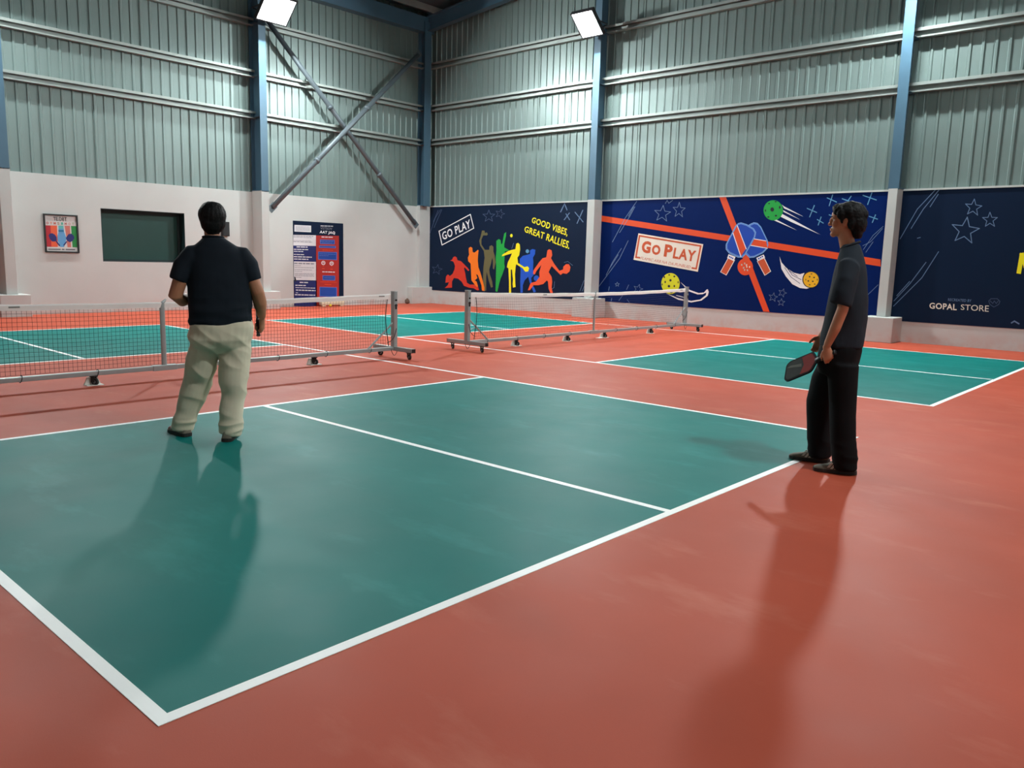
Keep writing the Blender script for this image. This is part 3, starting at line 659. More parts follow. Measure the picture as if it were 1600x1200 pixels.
def make_net(label, y0, y1, mids, group):
    yc = (y0+y1)/2; root = empty('portable_net', (0, yc, 0)); h0, h1 = y0-yc, y1-yc
    tag(root, label, 'net', group)
    H, RB, RT = .925, .105, .155
    def top(y):                       # the tape sags between its three supports
        s = abs(y)/h1; return .872+.048*s-.012*math.sin(math.pi*s)
    # bottom rail in two tubes that meet at the middle, end feet, posts
    for a, b in ((h0+.03, -.003), (.003, h1-.03)):
        bm = bmesh.new(); box(bm, (-.03, a, RB), (.03, b, RT)); bev(bm, .006); obj('bottom_rail', bm, M_STEEL, root)
    bm = bmesh.new(); box(bm, (-.036, -.14, RB-.006), (.036, .14, RT+.006)); bev(bm, .006); obj('rail_sleeve', bm, M_STEEL, root)
    for s, y in ((-1, h0), (1, h1)):
        bm = bmesh.new(); box(bm, (-.43, y-.032, RB-.005), (.43, y+.032, RB+.055)); bev(bm, .006); ft = obj('foot_beam', bm, M_STEEL, root)
        for q in (-1, 1):
            bm = bmesh.new(); box(bm, (q*.43, y-.03, RB-.003), (q*.438, y+.03, RB+.053)); obj('end_cap', bm, M_BLACK, ft)
            caster(root, q*.33, y, RB-.004, random.uniform(-.8, .8))
        bm = bmesh.new(); box(bm, (-.038, y-.032, RB+.05), (.038, y+.032, .945)); bev(bm, .006); po = obj('post', bm, M_STEEL, root)
        bm = bmesh.new(); box(bm, (-.04, y-.034, .944), (.04, y+.034, .956)); bev(bm, .004); obj('post_cap', bm, M_STEEL, po)
        for z, w_ in ((.83, .014), (.755, .02)):
            bm = bmesh.new(); cyl(bm, (.036, y, z), (.052, y, z), w_, 12); obj('knob', bm, M_BLACK, po)
        bm = bmesh.new(); box(bm, (.036, y-.012, .70), (.05, y+.012, .75)); obj('latch', bm, M_BLACK, po)
        # strut from post to rail
        bm = bmesh.new(); tube(bm, [(0, y-s*.03, .50), (0, y-s*.47, .15)], .014, 10); obj('strut', bm, M_STEEL, root)
        bm = bmesh.new(); tube(bm, [(0, y-s*.03, .32), (0, y-s*.2, .36)], .008, 8); obj('strut_link', bm, M_STEEL, root)
        # loose cable hanging under the foot
        pts = [(.045, y-.03+.10*math.sin(t*math.pi-1.57+1.57)*0+.12*(t-.5), .12-.085*math.sin(math.pi*t)) for t in [i/12 for i in range(13)]]
        bm = bmesh.new(); tube(bm, pts, .004, 6); obj('cable_loop', bm, M_BLACK, root)
        pts = [(.03, y-s*(.15+.03*math.sin(t*4)), .84-.66*t) for t in [i/10 for i in range(11)]]
        bm = bmesh.new(); tube(bm, pts, .006, 6); obj('side_cord', bm, M_BLACK, root)
        pts = [(.03, y-s*.15, .22), (.035, y-s*.08, .25), (.04, y-s*.03, .30), (.042, y+s*.01, .42)]
        bm = bmesh.new(); tube(bm, pts, .005, 6); obj('tension_cord', bm, M_BLACK, root)
    # centre support: a slim bar with a hooked top
    bm = bmesh.new(); tube(bm, [(.0, 0, RT), (.0, 0, .80), (.0, .012, .87), (.0, .045, .90)], [(.018, .03), (.018, .03), (.014, .022), (.01, .012)], 10, ref=Vector((1, 0, 0))); obj('centre_post', bm, M_STEEL, root)
    # mid casters on white blocks
    for y, wdg in mids:
        caster(root, 0, y-yc, RB-.002, .5)
        bm = bmesh.new(); vs = []
        for x in (-.06, -.035):
            vs.append([bm.verts.new((x, y-yc+a, z)) for a, z in ((-.085, 0), (.085, 0), (.05, .085), (-.05, .085))])
        bm.faces.new(vs[0][::-1]); bm.faces.new(vs[1])
        for i in range(4): bm.faces.new((vs[0][i], vs[0][(i+1) % 4], vs[1][(i+1) % 4], vs[1][i]))
        box(bm, (-.035, y-yc-.085, 0), (.05, y-yc+.085, .008)); obj('white_pad', bm, M_PAD, root)
        if wdg:
            bm = bmesh.new(); box(bm, (-.05, y-yc-.22, 0), (.03, y-yc-.09, .01)); obj('white_pad', bm, M_PAD, root)
    # white tape, folded over the top of the net
    ya, yb = h0+.07, h1-.07; n = 64; bm = bmesh.new(); prev = None
    for i in range(n+1):
        y = ya+(yb-ya)*i/n; zt = top(y)+.004*math.sin(i*.9)*.5; hgt = .062+(.012 if i < 3 or i > n-3 else 0)
        ring = [bm.verts.new((x, y, z)) for x, z in ((-.008, zt-hgt), (.008, zt-hgt), (.011, zt-.015), (.006, zt), (-.006, zt), (-.011, zt-.015))]
        if prev:
            for k in range(6): bm.faces.new((prev[k], prev[(k+1) % 6], ring[(k+1) % 6], ring[k]))
        else: bm.faces.new(ring[::-1])
        prev = ring
    bm.faces.new(prev); tp = obj('white_tape', bm, M_TAPE, root)
    for y in (h0*.44, h1*.93):
        bm = bmesh.new(); zt = top(y); box(bm, (.0105, y-.05, zt-.035), (.0125, y+.05, zt-.018)); obj('tape_label', bm, M_GREY, tp)
    # the netting itself: knotted square mesh
    bm = bmesh.new(); ce_, th = .045, .0015
    def cord(p, q):
        p, q = Vector(p), Vector(q); t = (q-p).normalized(); a, b = frame_of(t, Vector((1, 0, 0)))
        r0 = [bm.verts.new(p+a*th*sx+b*th*sy) for sx, sy in ((1, 0), (0, 1), (-1, 0), (0, -1))]
        r1 = [bm.verts.new(q+a*th*sx+b*th*sy) for sx, sy in ((1, 0), (0, 1), (-1, 0), (0, -1))]
        for i in range(4): bm.faces.new((r0[i], r0[(i+1) % 4], r1[(i+1) % 4], r1[i]))
    yn0, yn1 = h0+.15, h1-.15; ncol = int((yn1-yn0)/ce_); nrow = 15
    def P(i, j):
        y = yn0+(yn1-yn0)*i/ncol; s = j/nrow; zt = top(y)-.05; zb = .17
        pull = .02*math.exp(-((i)/6)**2)-.02*math.exp(-((ncol-i)/6)**2)
        return (.004*math.sin(i*.35+j*.5), y+pull*math.sin(s*math.pi), zb+(zt-zb)*s+.006*math.sin(i*.21)*math.sin(s*math.pi))
    for i in range(ncol+1):
        for j in range(nrow): cord(P(i, j), P(i, j+1))
    for j in range(nrow+1):
        for i in range(0, ncol): cord(P(i, j), P(i+1, j))
    obj('netting', bm, M_NET, root)
    # net ties along the rail
    for k in range(-4, 5):
        if k == 0: continue
        y = k*h1/4.6
        bm = bmesh.new(); pts = [(.036*math.cos(t), y+.01*math.sin(t), .13+.036*math.sin(t)) for t in [i*math.pi*2/10 for i in range(11)]]
        tube(bm, pts, .004, 6); obj('rail_tie', bm, M_BLACK, root)
    return root
make_net('wheeled net on the near court, left of the gap between the nets', -.26, 6.48, [(.9, 0), (2.34, 0), (5.12, 0)], 'portable wheeled court nets')
make_net('wheeled net on the far court in front of the murals, right of the gap', 7.97, 14.71, [(9.15, 0), (10.55, 0), (11.7, 1), (13.35, 0)], 'portable wheeled court nets')

# ------------------------------------------------------------------ small things on the floor
tr = empty('plastic_tray', (L+.2, 12.57, 0)); tag(tr, 'cream block standing on the floor at the foot of the rules banner', 'block')
M_CREAM = mat('cream_plastic', (216, 210, 184), .55, var=.04, scale=4)
bm = bmesh.new(); box(bm, (-.06, -.40, .03), (.06, .40, .225)); bev(bm, .03, 3); obj('body', bm, M_CREAM, tr, True)
for s in (-1, 1):
    bm = bmesh.new(); box(bm, (-.05, s*.3-.05, 0), (.05, s*.3+.05, .04)); bev(bm, .008); obj('foot', bm, M_CREAM, tr)
bl = empty('pickleball', (L+.42, 12.36, .037)); tag(bl, 'yellow perforated plastic ball on the floor below the rules banner', 'ball')
bm = bmesh.new(); bmesh.ops.create_icosphere(bm, subdivisions=3, radius=.037); obj('shell', bm, mat('yellow_ball', (225, 205, 40), .5, var=.03, scale=10), bl, True)
bm = bmesh.new()
for k in range(26):
    z = 1-2*(k+.5)/26; a = k*2.399; q = Vector((math.sqrt(1-z*z)*math.cos(a), math.sqrt(1-z*z)*math.sin(a), z))
    cyl(bm, q*.0355, q*.0375, .0042, 8)
obj('holes', bm, M_BLACK, bl)
st = bmesh.new(); bmesh.ops.create_icosphere(st, subdivisions=3, radius=1)
for v in st.verts:
    k = 1+.25*noise.noise(v.co*1.7); zz = (v.co.z*.5+.5)
    v.co = Vector((v.co.x*.09*k*(1-.45*zz), v.co.y*.10*k*(1-.55*zz), .17*zz*k))
so = obj('door_stop_stone', st, mat('brown_stone', (96, 70, 58), .8, var=.2, scale=12, bump=.3, bscale=30), None, True)
so.location = (L+.2, 15.36, 0); tag(so, 'small dark brown stone on the floor against the corner pedestal', 'stone')

# ------------------------------------------------------------------ people
M_SKIN = mat('brown_skin', (176, 118, 88), .5, var=.07, scale=14, spec=.35)
M_SKIN2 = mat('tan_skin', (196, 136, 104), .48, var=.06, scale=14, spec=.35)
M_HAIR = mat('black_hair', (15, 14, 15), .62, var=.25, scale=60, bump=.3, bscale=160, spec=.2)
M_TEE1 = mat('navy_black_tee', (22, 29, 38), .85, var=.1, scale=9, spec=.2, bump=.15, bscale=300)
M_TEE2 = mat('charcoal_tee', (36, 42, 50), .85, var=.1, scale=9, spec=.2, bump=.15, bscale=300)
M_PANT1 = mat('beige_trousers', (218, 205, 180), .85, var=.06, scale=6, spec=.2, bump=.12, bscale=240)
M_PANT2 = mat('black_trousers', (13, 13, 16), .85, var=.15, scale=6, spec=.2)
M_SHOE1 = mat('taupe_suede', (132, 120, 106), .75, var=.1, scale=14)
M_SHOE2 = mat('olive_suede', (104, 96, 82), .75, var=.1, scale=14)
M_SOLE = mat('dark_sole', (44, 40, 38), .7, var=.1, scale=14)
M_STRIPE = mat('pale_stripe', (206, 200, 186), .6, var=.05, scale=14)
M_MAROON = mat('maroon_toe', (112, 46, 44), .7, var=.08, scale=14)
M_EYEW = mat('eye_white', (226, 222, 214), .3, var=.02, scale=30)
M_IRIS = mat('dark_iris', (30, 20, 16), .2, var=.05, scale=60)
M_LIP = mat('lip', (140, 80, 68), .5, var=.05, scale=30)

def grow(name, bm, voxel, material, parent=None, smooth_it=4, warp=None):
    """fuse overlapping closed shells into one continuous surface"""
    bmesh.ops.recalc_face_normals(bm, faces=bm.faces[:])
    me = bpy.data.meshes.new('fuse'); bm.to_mesh(me); bm.free()
    o = bpy.data.objects.new('fuse', me); COL.objects.link(o)
    r = o.modifiers.new('r', 'REMESH'); r.mode = 'VOXEL'; r.voxel_size = voxel
    if smooth_it:
        s_ = o.modifiers.new('s', 'SMOOTH'); s_.factor = .5; s_.iterations = smooth_it
    dg = bpy.context.evaluated_depsgraph_get(); dg.update()
    res = bpy.data.meshes.new_from_object(o.evaluated_get(dg))
    bpy.data.objects.remove(o); bpy.data.meshes.remove(me); res.name = name
    if warp:
        nr = [v.normal.copy() for v in res.vertices]
        for v, n_ in zip(res.vertices, nr): v.co = v.co+n_*warp(v.co, n_)
    res.materials.clear()
    return link(name, res, material, parent, True)

def V(*a): return Vector(a)
def ell_rings(rows):
    return [((c[0], c[1], z), (rx, 0, 0), (0, ry, 0)) for z, c, rx, ry in rows]

def add_hand(bm, wrist, D, Nn, Sd, curl=(35, 55, 40), k=1., thumb=.3):
    """D: wrist to knuckles, Nn: where the palm looks, Sd: thumb side"""
    D, Nn, Sd = [Vector(q).normalized() for q in (D, Nn, Sd)]; w0 = Vector(wrist)
    loft(bm, [(w0-D*.02*k, Sd*.027*k, Nn*.02*k), (w0+D*.01*k, Sd*.030*k, Nn*.019*k), (w0+D*.04*k, Sd*.039*k, Nn*.018*k), (w0+D*.075*k, Sd*.042*k, Nn*.016*k), (w0+D*.092*k, Sd*.038*k, Nn*.012*k)], 16)
    for i, (off, ln) in enumerate(((.030, .076), (.010, .086), (-.010, .079), (-.029, .062))):
        p_ = w0+D*(.082-.004*abs(i-1))*k+Sd*off*k; pts = [p_-D*.02*k, p_]; a = 0
        for c, part in zip(curl, (.45, .32, .26)):
            a += math.radians(c+i*2); dirv = D*math.cos(a)+Nn*math.sin(a); p_ = p_+dirv*ln*part*k; pts.append(p_)
        tube(bm, pts, [.0095*k, .0098*k, .0092*k, .0085*k, .0072*k], 10)
    b0 = w0+D*.022*k+Sd*.026*k; d1 = (D*.55+Sd*.65+Nn*.45).normalized(); d2 = (D*.7+Sd*(.35-thumb*.3)+Nn*(.4+thumb)).normalized()
    tube(bm, [b0, b0+d1*.035*k, b0+d1*.035*k+d2*.03*k, b0+d1*.035*k+d2*.055*k], [.014*k, .0125*k, .011*k, .008*k], 10)

def add_head(bm, R, k=1.):
    """R: 4x4 head frame, y forward"""
    def E(c, r): ellipsoid(bm, R @ Vector([q*k for q in c]), [q*k for q in r], R.to_3x3().to_4x4())
    E((0, -.012, .035), (.074, .094, .088)); E((0, .022, -.028), (.060, .066, .082)); E((0, .045, -.064), (.047, .048, .046)); E((0, .012, -.066), (.054, .05, .034))
    E((0, .076, -.096), (.025, .022, .021)); E((0, .060, .036), (.058, .036, .045)); E((0, .078, .018), (.048, .017, .011))
    E((0, .096, -.006), (.010, .013, .028)); E((0, .105, -.026), (.014, .014, .0125))
    for s in (-1, 1):
        E((s*.012, .098, -.030), (.008, .009, .007)); E((s*.040, .062, -.022), (.022, .025, .024))
        E((s*.076, -.006, -.006), (.009, .02, .032)); E((s*.082, -.016, .006), (.006, .013, .02))
    E((0, .091, -.058), (.023, .011, .006)); E((0, .089, -.070), (.019, .011, .0065))
def face_parts(root, R, k=1.):
    q = R.to_quaternion().to_matrix().to_4x4()
    for s in (-1, 1):
        bm = bmesh.new(); ellipsoid(bm, R @ Vector((s*.030*k, .069*k, .004*k)), (.0125*k,)*3, q, 14, 10); e = obj('eye', bm, M_EYEW, root, True)
        bm = bmesh.new(); ellipsoid(bm, R @ Vector((s*.030*k, .078*k, .004*k)), (.0058*k, .0045*k, .0058*k), q, 12, 8); obj('iris', bm, M_IRIS, e, True)
        bm = bmesh.new(); tube(bm, [R @ Vector((s*x*k, y*k, z*k)) for x, y, z in ((.012, .095, .024), (.028, .093, .030), (.046, .078, .024))], [.003*k, .0045*k, .002*k], 8); obj('eyebrow', bm, M_HAIR, root, True)
    bm = bmesh.new(); ellipsoid(bm, R @ Vector((0, .0935*k, -.0585*k)), (.021*k, .0095*k, .005*k), q, 14, 8); ellipsoid(bm, R @ Vector((0, .0915*k, -.070*k)), (.018*k, .0095*k, .0058*k), q, 14, 8); obj('lips', bm, M_LIP, root, True)

def shoe(root, c, yaw, Lh, m_, toe=None, k=1.):
    """c: point on the floor below the ankle; toe towards +y turned by yaw"""
    Rm = Matrix.Translation(Vector(c)) @ Matrix.Rotation(yaw, 4, 'Z')
    prof = [(-.098, .026, .05), (-.088, .034, .085), (-.06, .038, .098), (-.02, .039, .095), (.03, .040, .078), (.08, .046, .062), (.12, .047, .052), (.155, .040, .044), (.178, .024, .034)]
    s = Lh/.28
    bm = bmesh.new(); rows = []
    for y, w_, h_ in prof:
        row = []
        for i in range(18):
            t = 2*math.pi*i/18; cx, sz = math.cos(t), math.sin(t)
            zz = .022+(h_-.022)*max(0, sz)**.75 if sz > 0 else .022+.012*sz
            row.append(bm.verts.new(Rm @ Vector((w_*math.copysign(abs(cx)**.8, cx)*k, y*s, zz))))
        rows.append(row)
    for a, b in zip(rows, rows[1:]):
        for i in range(18): bm.faces.new((a[i], a[(i+1) % 18], b[(i+1) % 18], b[i]))
    bm.faces.new(rows[0][::-1]); bm.faces.new(rows[-1])
    sh = obj('shoe', bm, m_, root, True)
    bm = bmesh.new(); out = [(w_+.004, y) for y, w_, h_ in prof]; out = [(0.012, -.104)]+out+[(.008, .186)]
    loop = [(x*k, y*s) for x, y in out]+[(-x*k, y*s) for x, y in out[::-1]]
    lo = [bm.verts.new(Rm @ Vector((x, y, .003))) for x, y in loop]; hi = [bm.verts.new(Rm @ Vector((x, y, .027+.006*max(0, -y*4)))) for x, y in loop]
    for i in range(len(loop)): bm.faces.new((lo[i], lo[(i+1) % len(loop)], hi[(i+1) % len(loop)], hi[i]))
    bm.faces.new(lo[::-1]); bm.faces.new(hi); obj('sole', bm, M_SOLE, sh)
    for sd in (-1, 1):
        for j, (y, ang) in enumerate(((.03, .5), (.056, .5), (.082, .5))):
            bm = bmesh.new(); vs = []
            for (yy, zz) in ((y, .032), (y+.016, .032), (y+.016-.03, .072), (y-.03, .072)):
                w_ = .0405*(1-.18*((zz-.03)/.045)**2)+.004; vs.append(bm.verts.new(Rm @ Vector((sd*w_*k, yy*s, zz))))
            f = bm.faces.new(vs); ex = bmesh.ops.extrude_face_region(bm, geom=[f])
            for v in [g_ for g_ in ex['geom'] if isinstance(g_, bmesh.types.BMVert)]: v.co = v.co-(Rm.to_3x3() @ Vector((sd*.008, 0, 0)))
            obj('shoe_stripe', bm, M_STRIPE, sh)
    if toe:
        bm = bmesh.new(); ellipsoid(bm, Rm @ Vector((0, .135*s, .034)), (.043*k, .045*s, .022), Matrix.Rotation(yaw, 4, 'Z')); obj('toe_cap', bm, toe, sh, True)
    return sh

M_MATT = mat('matt_black', (16, 16, 18), .75, var=.1, scale=10, spec=.15)
def paddle(name, label, grip, axis, wdir, face_m, M_root, tilt=0):
    """grip: middle of the handle; axis: from handle to blade; wdir: across the blade"""
    A = Vector(axis).normalized(); W = Vector(wdir); W = (W-A*W.dot(A)).normalized(); Nn = W.cross(A)
    fr = Matrix(((W.x, A.x, Nn.x), (W.y, A.y, Nn.y), (W.z, A.z, Nn.z))).to_4x4(); fr.translation = Vector(grip)
    root = empty(name); root.matrix_world = M_root @ fr; tag(root, label, 'paddle')
    out = []
    for cx, cy, a0, a1, r in ((.052, .30, 0, 90, .046), (-.052, .30, 90, 180, .046), (-.062, .135, 180, 245, .035), (.062, .135, 295, 360, .035)):
        for i in range(7):
            a = math.radians(a0+(a1-a0)*i/6); out.append((cx+r*math.cos(a), cy+r*math.sin(a)))
    def plate(nm, pts, z0, z1, m_, par=root):
        bm = bmesh.new(); lo = [bm.verts.new((x, y, z0)) for x, y in pts]; hi = [bm.verts.new((x, y, z1)) for x, y in pts]; n_ = len(pts)
        for i in range(n_): bm.faces.new((lo[i], lo[(i+1) % n_], hi[(i+1) % n_], hi[i]))
        bm.faces.new(lo[::-1]); bm.faces.new(hi); return obj(nm, bm, m_, par)
    # neck blends the blade into the handle
    outl = out[:14]+out[14:21]+[(-.02, .075), (.02, .075)]+out[21:]
    bl_ = plate('blade', outl, -.006, .006, M_MATT)
    ins = [(x*.88, .215+(y-.215)*.9) for x, y in outl]
    lowr = [(x, y) for x, y in ins]
    cut = .2
    top_ = [(x, y) for x, y in ins if y >= cut]+[(-.084, cut), (-.0, cut-.035), (.084, cut)]
    # keep an ordered outline: upper half of the face and lower half of the face
    up_ = [q for q in ins[:14]]; dn = [q for q in ins[14:]]
    for sgn in (-1, 1):
        z0, z1 = (.006, .0072) if sgn > 0 else (-.0072, -.006)
        plate('face_panel', up_+[(-.082, .21), (0, .185), (.082, .21)], z0, z1, mat('paddle_grey', (52, 56, 52), .7, spec=.15, var=.08, scale=20), bl_)
        plate('face_panel', [(-.082, .208), *dn, (.082, .208), (0, .183)], z0, z1, face_m, bl_)
        plate('face_slash', [(-.012, .20), (.02, .205), (.045, .30), (.036, .335)], *((.0072, .008) if sgn > 0 else (-.008, -.0072)), mat('paddle_pale', (104, 104, 94), .7, spec=.15, var=.05, scale=20), bl_)
    bm = bmesh.new(); loft(bm, [(V(0, y, 0), V(w_, 0, 0), V(0, 0, t_)) for y, w_, t_ in ((-.075, .017, .015), (-.068, .019, .017), (-.06, .0155, .0135), (.06, .0155, .0135), (.09, .017, .010))], 14, 2.6); hd = obj('handle', bm, M_BLACK, root, True)
    for j in range(6):
        bm = bmesh.new(); y = -.05+j*.02; cyl(bm, V(0, y, 0), V(0, y+.003, 0), .0166, 14); obj('grip_wrap', bm, M_RUBBER, hd)
    return root

def folds(p, n_, amp=.006, sc=(7, 7, 4), seed=0.):
    q = Vector((p.x*sc[0]+seed, p.y*sc[1], p.z*sc[2]+seed*.5)); return amp*(noise.noise(q)+.5*noise.noise(q*2.1))
def ridge(p, sc, seed): return (1-abs(noise.noise(Vector((p.x*sc[0]+seed, p.y*sc[1]+seed, p.z*sc[2]))))*2)

def settle(body, T):
    """set the whole figure's stance: shift of weight over the feet"""
    def rec(o):
        if o.type == 'MESH': o.data.transform(T); o.data.update()
        for c in o.children: rec(c)
    rec(body)

# ---- man seen from behind
def man_back():
    loc = V(3.06, 2.02, 0); rz = math.radians(153.4-90)
    Mw = Matrix.Translation(loc) @ Matrix.Rotation(rz, 4, 'Z')
    R = Matrix.Translation((.045, .03, 1.695)) @ Matrix.Rotation(math.radians(16), 4, 'Z') @ Matrix.Rotation(math.radians(9), 4, 'X')
    bm = bmesh.new(); add_head(bm, R, 1.04)
    tube(bm, [(.065, -.01, 1.44), (.058, .0, 1.54), (.048, .015, 1.63)], [.066, .060, .058], 16)
    loft(bm, ell_rings([(.86, (.13, 0), .20, .14), (1.0, (.125, 0), .21, .145), (1.2, (.11, 0), .20, .13), (1.34, (.1, 0), .19, .11), (1.43, (.085, 0), .13, .085), (1.5, (.07, 0), .07, .065)]), 20)
    for pts, rad in (([(.265, 0, 1.405), (.345, -.02, 1.29), (.41, -.03, 1.14), (.432, .0, 1.06), (.452, .045, .955)], [.058, .060, .055, .056, .035]),
                     ([(-.09, 0, 1.405), (-.175, -.02, 1.27), (-.222, -.03, 1.115), (-.17, .08, 1.075), (-.09, .23, 1.085)], [.058, .060, .056, .052, .034]),
                     ([(.03, 0, .88), (-.02, .05, .62), (-.10, .10, .46), (-.14, .10, .26), (-.178, .10, .06)], [.11, .09, .062, .055, .04]),
                     ([(.23, 0, .88), (.225, -.03, .62), (.21, -.07, .46), (.20, -.13, .26), (.18, -.17, .06)], [.11, .09, .062, .055, .04])):
        tube(bm, pts, rad, 16)
    add_hand(bm, (.455, .06, .935), (0.06, .40, -.85), (-.85, .5, .15), (.35, .75, .5), (55, 70, 45), 1.2, .5)
    add_hand(bm, (-.085, .24, 1.086), (.4, .85, .1), (.5, -.2, .35), (-.2, .1, 1), (35, 45, 30), 1.0, .3)
    body = grow('person', bm, .0055, M_SKIN, None, 3)
    body.location = loc; body.rotation_euler[2] = rz
    tag(body, 'person in dark t-shirt and beige trousers standing with back to the viewer', 'person')
    face_parts(body, R, 1.04)
    # hair: short, thinner at the crown
    bm = bmesh.new(); q = R.to_3x3().to_4x4()
    ellipsoid(bm, R @ V(0, -.03, .038), (.109, .112, .104), q); ellipsoid(bm, R @ V(0, -.062, -.012), (.100, .072, .092), q); ellipsoid(bm, R @ V(0, -.07, -.07), (.058, .038, .05), q)
    ellipsoid(bm, R @ V(0, .05, .085), (.07, .04, .04), q); ellipsoid(bm, R @ V(-.07, .0, .04), (.026, .06, .05), q); ellipsoid(bm, R @ V(.07, .0, .04), (.026, .06, .05), q)
    grow('hair', bm, .006, M_HAIR, body, 3, lambda p_, n_: .004*noise.noise(Vector((p_.x*45, p_.y*45, p_.z*14)))+.002*noise.noise(p_*90))
    # t-shirt
    bm = bmesh.new()
    loft(bm, ell_rings([(.885, (.128, .0), .25, .178), (.93, (.126, 0), .25, .182), (1.03, (.118, 0), .247, .185), (1.15, (.115, 0), .248, .172), (1.28, (.105, 0), .242, .155), (1.38, (.1, 0), .238, .14), (1.45, (.092, 0), .225, .12), (1.51, (.08, -.004), .148, .098), (1.545, (.07, -.002), .098, .085), (1.565, (.062, .0), .078, .074)]), 28, 2.2)
    tube(bm, [(.20, 0, 1.43), (.275, 0, 1.415), (.335, -.01, 1.34), (.372, -.015, 1.23)], [.075, .09, .088, (.074, .080)], 18, round_ends=False)
    tube(bm, [(.0, 0, 1.43), (-.095, 0, 1.415), (-.16, -.01, 1.34), (-.205, -.02, 1.225)], [.075, .09, .086, (.072, .078)], 18, round_ends=False)
    def w1(p_, n_):
        a = folds(p_, n_, .006, (6, 6, 7), 2.)
        if p_.z < 1.2 and -.12 < p_.x < .36: a += .014*ridge(p_, (3, 3, 12), 4.)*(1.2-p_.z)/.3*max(0, min(1, (p_.z-.88)/.05))
        return a
    sh = grow('t_shirt', bm, .008, M_TEE1, body, 14, w1)
    bm = bmesh.new(); n_ = 24
    tube(bm, [(.062+.08*math.cos(2*math.pi*i/n_), .0+.076*math.sin(2*math.pi*i/n_), 1.562+.006*math.cos(2*math.pi*i/n_-math.pi/2)*-1) for i in range(n_+1)], .007, 8, round_ends=False); obj('collar', bm, M_TEE1, sh, True)
    # trousers
    bm = bmesh.new()
    loft(bm, ell_rings([(.67, (.12, .01), .13, .12), (.72, (.115, .005), .24, .165), (.78, (.12, 0), .256, .19), (.88, (.128, 0), .255, .185), (.97, (.13, 0), .235, .165)]), 28, 2.3)
    tube(bm, [(.0, .02, .76), (-.022, .05, .60), (-.055, .09, .44), (-.095, .11, .30), (-.14, .105, .17), (-.168, .10, .085), (-.172, .10, .045)], [.130, .122, .112, .102, .090, .088, .084], 22, round_ends=False)
    tube(bm, [(.235, -.0, .76), (.232, -.03, .60), (.222, -.07, .44), (.214, -.11, .30), (.204, -.15, .17), (.196, -.165, .085), (.19, -.165, .045)], [.132, .122, .108, .100, .094, .090, .084], 22, round_ends=False)
    def w2(p_, n_):
        a = folds(p_, n_, .007, (5, 5, 4), 9.)
        k_ = max(0, 1-abs(p_.z-.42)/.3); a += .022*ridge(p_+V(0, 0, p_.x*.5), (4, 4, 6), 1.3)*k_-.008*k_
        c_ = max(0, 1-abs(p_.z-.1)/.14); a += .018*ridge(p_, (4, 4, 14), 6.1)*c_-.006*c_
        b_ = max(0, 1-abs(p_.z-.74)/.2); a += .020*ridge(p_+V(0, 0, p_.x*.8), (3, 3, 7), 3.3)*b_-.008*b_
        return a
    grow('trousers', bm, .0075, M_PANT1, body, 8, w2)
    shoe(body, (-.178, .11, 0), math.radians(28), .29, M_SHOE1, M_MAROON, 1.12)
    shoe(body, (.188, -.15, 0), math.radians(-14), .29, M_SHOE1, None, 1.12)
    T = Matrix(((.945, 0, .032, 0), (0, 1, 0, 0), (0, 0, 1, 0), (0, 0, 0, 1))); settle(body, T)
    grip = T @ V(.426, .108, .858)
    paddle('pickleball_paddle', 'black paddle held edge-on in the right hand of the man in beige trousers', grip, (0.0, .42, .9), (0, 1, 0), M_BLACK, Mw)
    return body
man_back()

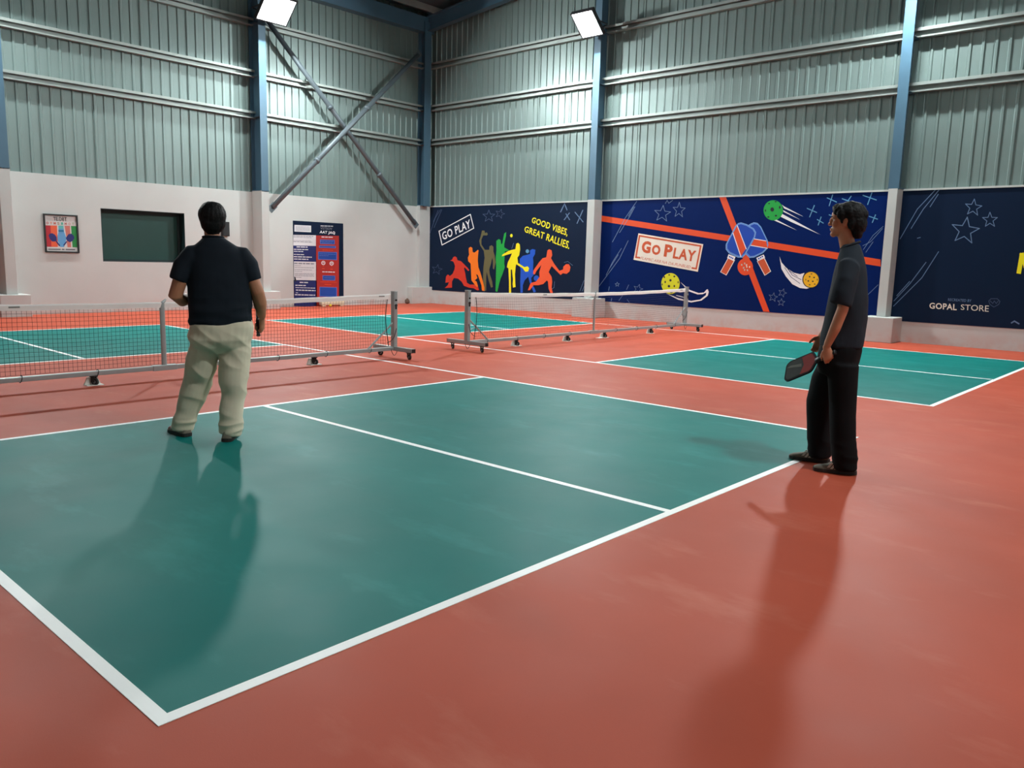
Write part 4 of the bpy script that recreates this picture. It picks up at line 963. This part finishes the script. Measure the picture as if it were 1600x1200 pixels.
# ---- man seen from the side
def man_side():
    loc = V(6.95, 4.85, 0); rz = math.atan2(-.31, -.95)-math.pi/2
    Mw = Matrix.Translation(loc) @ Matrix.Rotation(rz, 4, 'Z')
    R = Matrix.Translation((0, -.068, 1.775)) @ Matrix.Rotation(math.radians(4), 4, 'X')
    bm = bmesh.new(); add_head(bm, R, .97)
    tube(bm, [(0, -.11, 1.46), (0, -.098, 1.56), (0, -.078, 1.66), (0, -.07, 1.72)], [.062, .057, .055, .055], 16)
    loft(bm, ell_rings([(.88, (0, -.05), .13, .095), (1.05, (0, -.07), .14, .105), (1.25, (0, -.095), .16, .105), (1.40, (0, -.105), .155, .085), (1.48, (0, -.105), .11, .065), (1.56, (0, -.1), .07, .06)]), 20)
    for pts, rad in (([(-.175, -.10, 1.44), (-.215, -.085, 1.32), (-.232, -.062, 1.175), (-.222, -.01, 1.04), (-.205, .042, .925)], [.044, .044, .039, .037, .027]),
                     ([(.175, -.10, 1.44), (.215, -.085, 1.32), (.228, -.05, 1.18), (.21, .03, 1.06), (.185, .10, .955)], [.044, .044, .039, .037, .027]),
                     ([(-.085, -.06, .88), (-.095, -.06, .66), (-.10, -.05, .48), (-.108, -.07, .27), (-.11, -.085, .06)], [.07, .07, .055, .048, .034]),
                     ([(.085, -.04, .88), (.105, .06, .66), (.13, .12, .48), (.155, .13, .27), (.17, .12, .06)], [.07, .07, .055, .048, .034])):
        tube(bm, pts, rad, 16)
    ax = V(0, .87, -.5)
    add_hand(bm, (-.203, .050, .905), (.02, -.18, -.98), (1, 0, 0), ax, (45, 70, 45), .98, .4)
    add_hand(bm, (.183, .105, .945), (-.1, .35, -.9), (-1, .1, 0), (0, .9, .4), (25, 35, 25), .95, .2)
    body = grow('person', bm, .0048, M_SKIN2, None, 3)
    body.location = loc; body.rotation_euler[2] = rz
    tag(body, 'person in charcoal t-shirt and black trousers standing in profile on right', 'person')
    face_parts(body, R, .97)
    # thick black hair
    bm = bmesh.new(); q = R.to_3x3().to_4x4()
    ellipsoid(bm, R @ V(0, -.045, .055), (.100, .112, .086), q); ellipsoid(bm, R @ V(0, -.085, .0), (.090, .068, .095), q); ellipsoid(bm, R @ V(0, -.088, -.055), (.070, .045, .062), q)
    ellipsoid(bm, R @ V(0, .035, .082), (.074, .056, .040), q)
    for s in (-1, 1):
        ellipsoid(bm, R @ V(s*.074, .014, .045), (.020, .042, .040), q); ellipsoid(bm, R @ V(s*.074, -.052, .005), (.021, .034, .06), q); ellipsoid(bm, R @ V(s*.077, .014, .01), (.009, .013, .03), q)
    for k in range(7): ellipsoid(bm, R @ V((k-3)*.018, .072-.004*abs(k-3), .062), (.012, .016, .03), q, 10, 8)
    grow('hair', bm, .0055, M_HAIR, body, 3, lambda p_, n_: .007*noise.noise(Vector((p_.x*38, p_.y*38, p_.z*16)))+.003*noise.noise(p_*80))
    # t-shirt
    bm = bmesh.new()
    loft(bm, ell_rings([(.90, (0, -.045), .185, .150), (.96, (0, -.05), .188, .152), (1.1, (0, -.075), .186, .150), (1.25, (0, -.093), .19, .136), (1.37, (0, -.102), .188, .122), (1.465, (0, -.108), .178, .106), (1.535, (0, -.112), .13, .088), (1.585, (0, -.11), .088, .074), (1.622, (0, -.106), .066, .064)]), 28, 2.2)
    for s in (-1, 1):
        tube(bm, [(s*.10, -.105, 1.46), (s*.175, -.10, 1.455), (s*.205, -.085, 1.37), (s*.222, -.062, 1.28), (s*.232, -.045, 1.205)], [.07, .078, .080, .078, (.066, .078)], 18, round_ends=False)
    def w3(p_, n_):
        a = folds(p_, n_, .006, (6, 6, 5), 5.)
        if p_.z < 1.15: a += .008*ridge(p_, (5, 5, 3), 2.2)*(1.15-p_.z)/.25
        return a
    sh = grow('t_shirt', bm, .0075, M_TEE2, body, 12, w3)
    bm = bmesh.new(); n_ = 24
    tube(bm, [(.069*math.cos(2*math.pi*i/n_), -.106+.066*math.sin(2*math.pi*i/n_), 1.612-.026*math.sin(2*math.pi*i/n_)) for i in range(n_+1)], .008, 8, round_ends=False); obj('collar', bm, M_TEE2, sh, True)
    # trousers
    bm = bmesh.new()
    loft(bm, ell_rings([(.70, (0, .0), .15, .12), (.78, (0, -.02), .185, .15), (.88, (0, -.04), .186, .152), (.97, (0, -.05), .172, .135)]), 28, 2.3)
    tube(bm, [(-.085, -.06, .78), (-.095, -.06, .60), (-.10, -.055, .42), (-.107, -.06, .25), (-.11, -.072, .12), (-.11, -.075, .035)], [.115, .105, .095, .088, .086, .084], 22, round_ends=False)
    tube(bm, [(.085, -.01, .78), (.105, .07, .62), (.128, .115, .46), (.15, .125, .30), (.165, .125, .15), (.17, .12, .045)], [.115, .108, .10, .09, .086, .084], 22, round_ends=False)
    def w4(p_, n_):
        a = folds(p_, n_, .007, (5, 5, 3), 4.); c_ = max(0, 1-abs(p_.z-.12)/.2); return a+.008*ridge(p_, (4, 4, 12), 2.1)*c_
    grow('trousers', bm, .0075, M_PANT2, body, 14, w4)
    shoe(body, (-.11, -.045, 0), math.radians(4), .30, M_SHOE2, None, 1.0)
    shoe(body, (.17, .155, 0), math.radians(-2), .30, M_SHOE2, None, 1.0)
    T = Matrix(((1, 0, 0, 0), (0, .9526, .083, -.026), (0, 0, 1, 0), (0, 0, 0, 1))); settle(body, T)
    paddle('pickleball_paddle', 'black and red paddle held low by the man in black trousers', T @ V(-.172, .052, .84), V(.40, .79, -.46), V(.84, .27, .47), mat('paddle_red', (150, 40, 34), .7, spec=.15, var=.08, scale=20), Mw)
    return body
man_side()
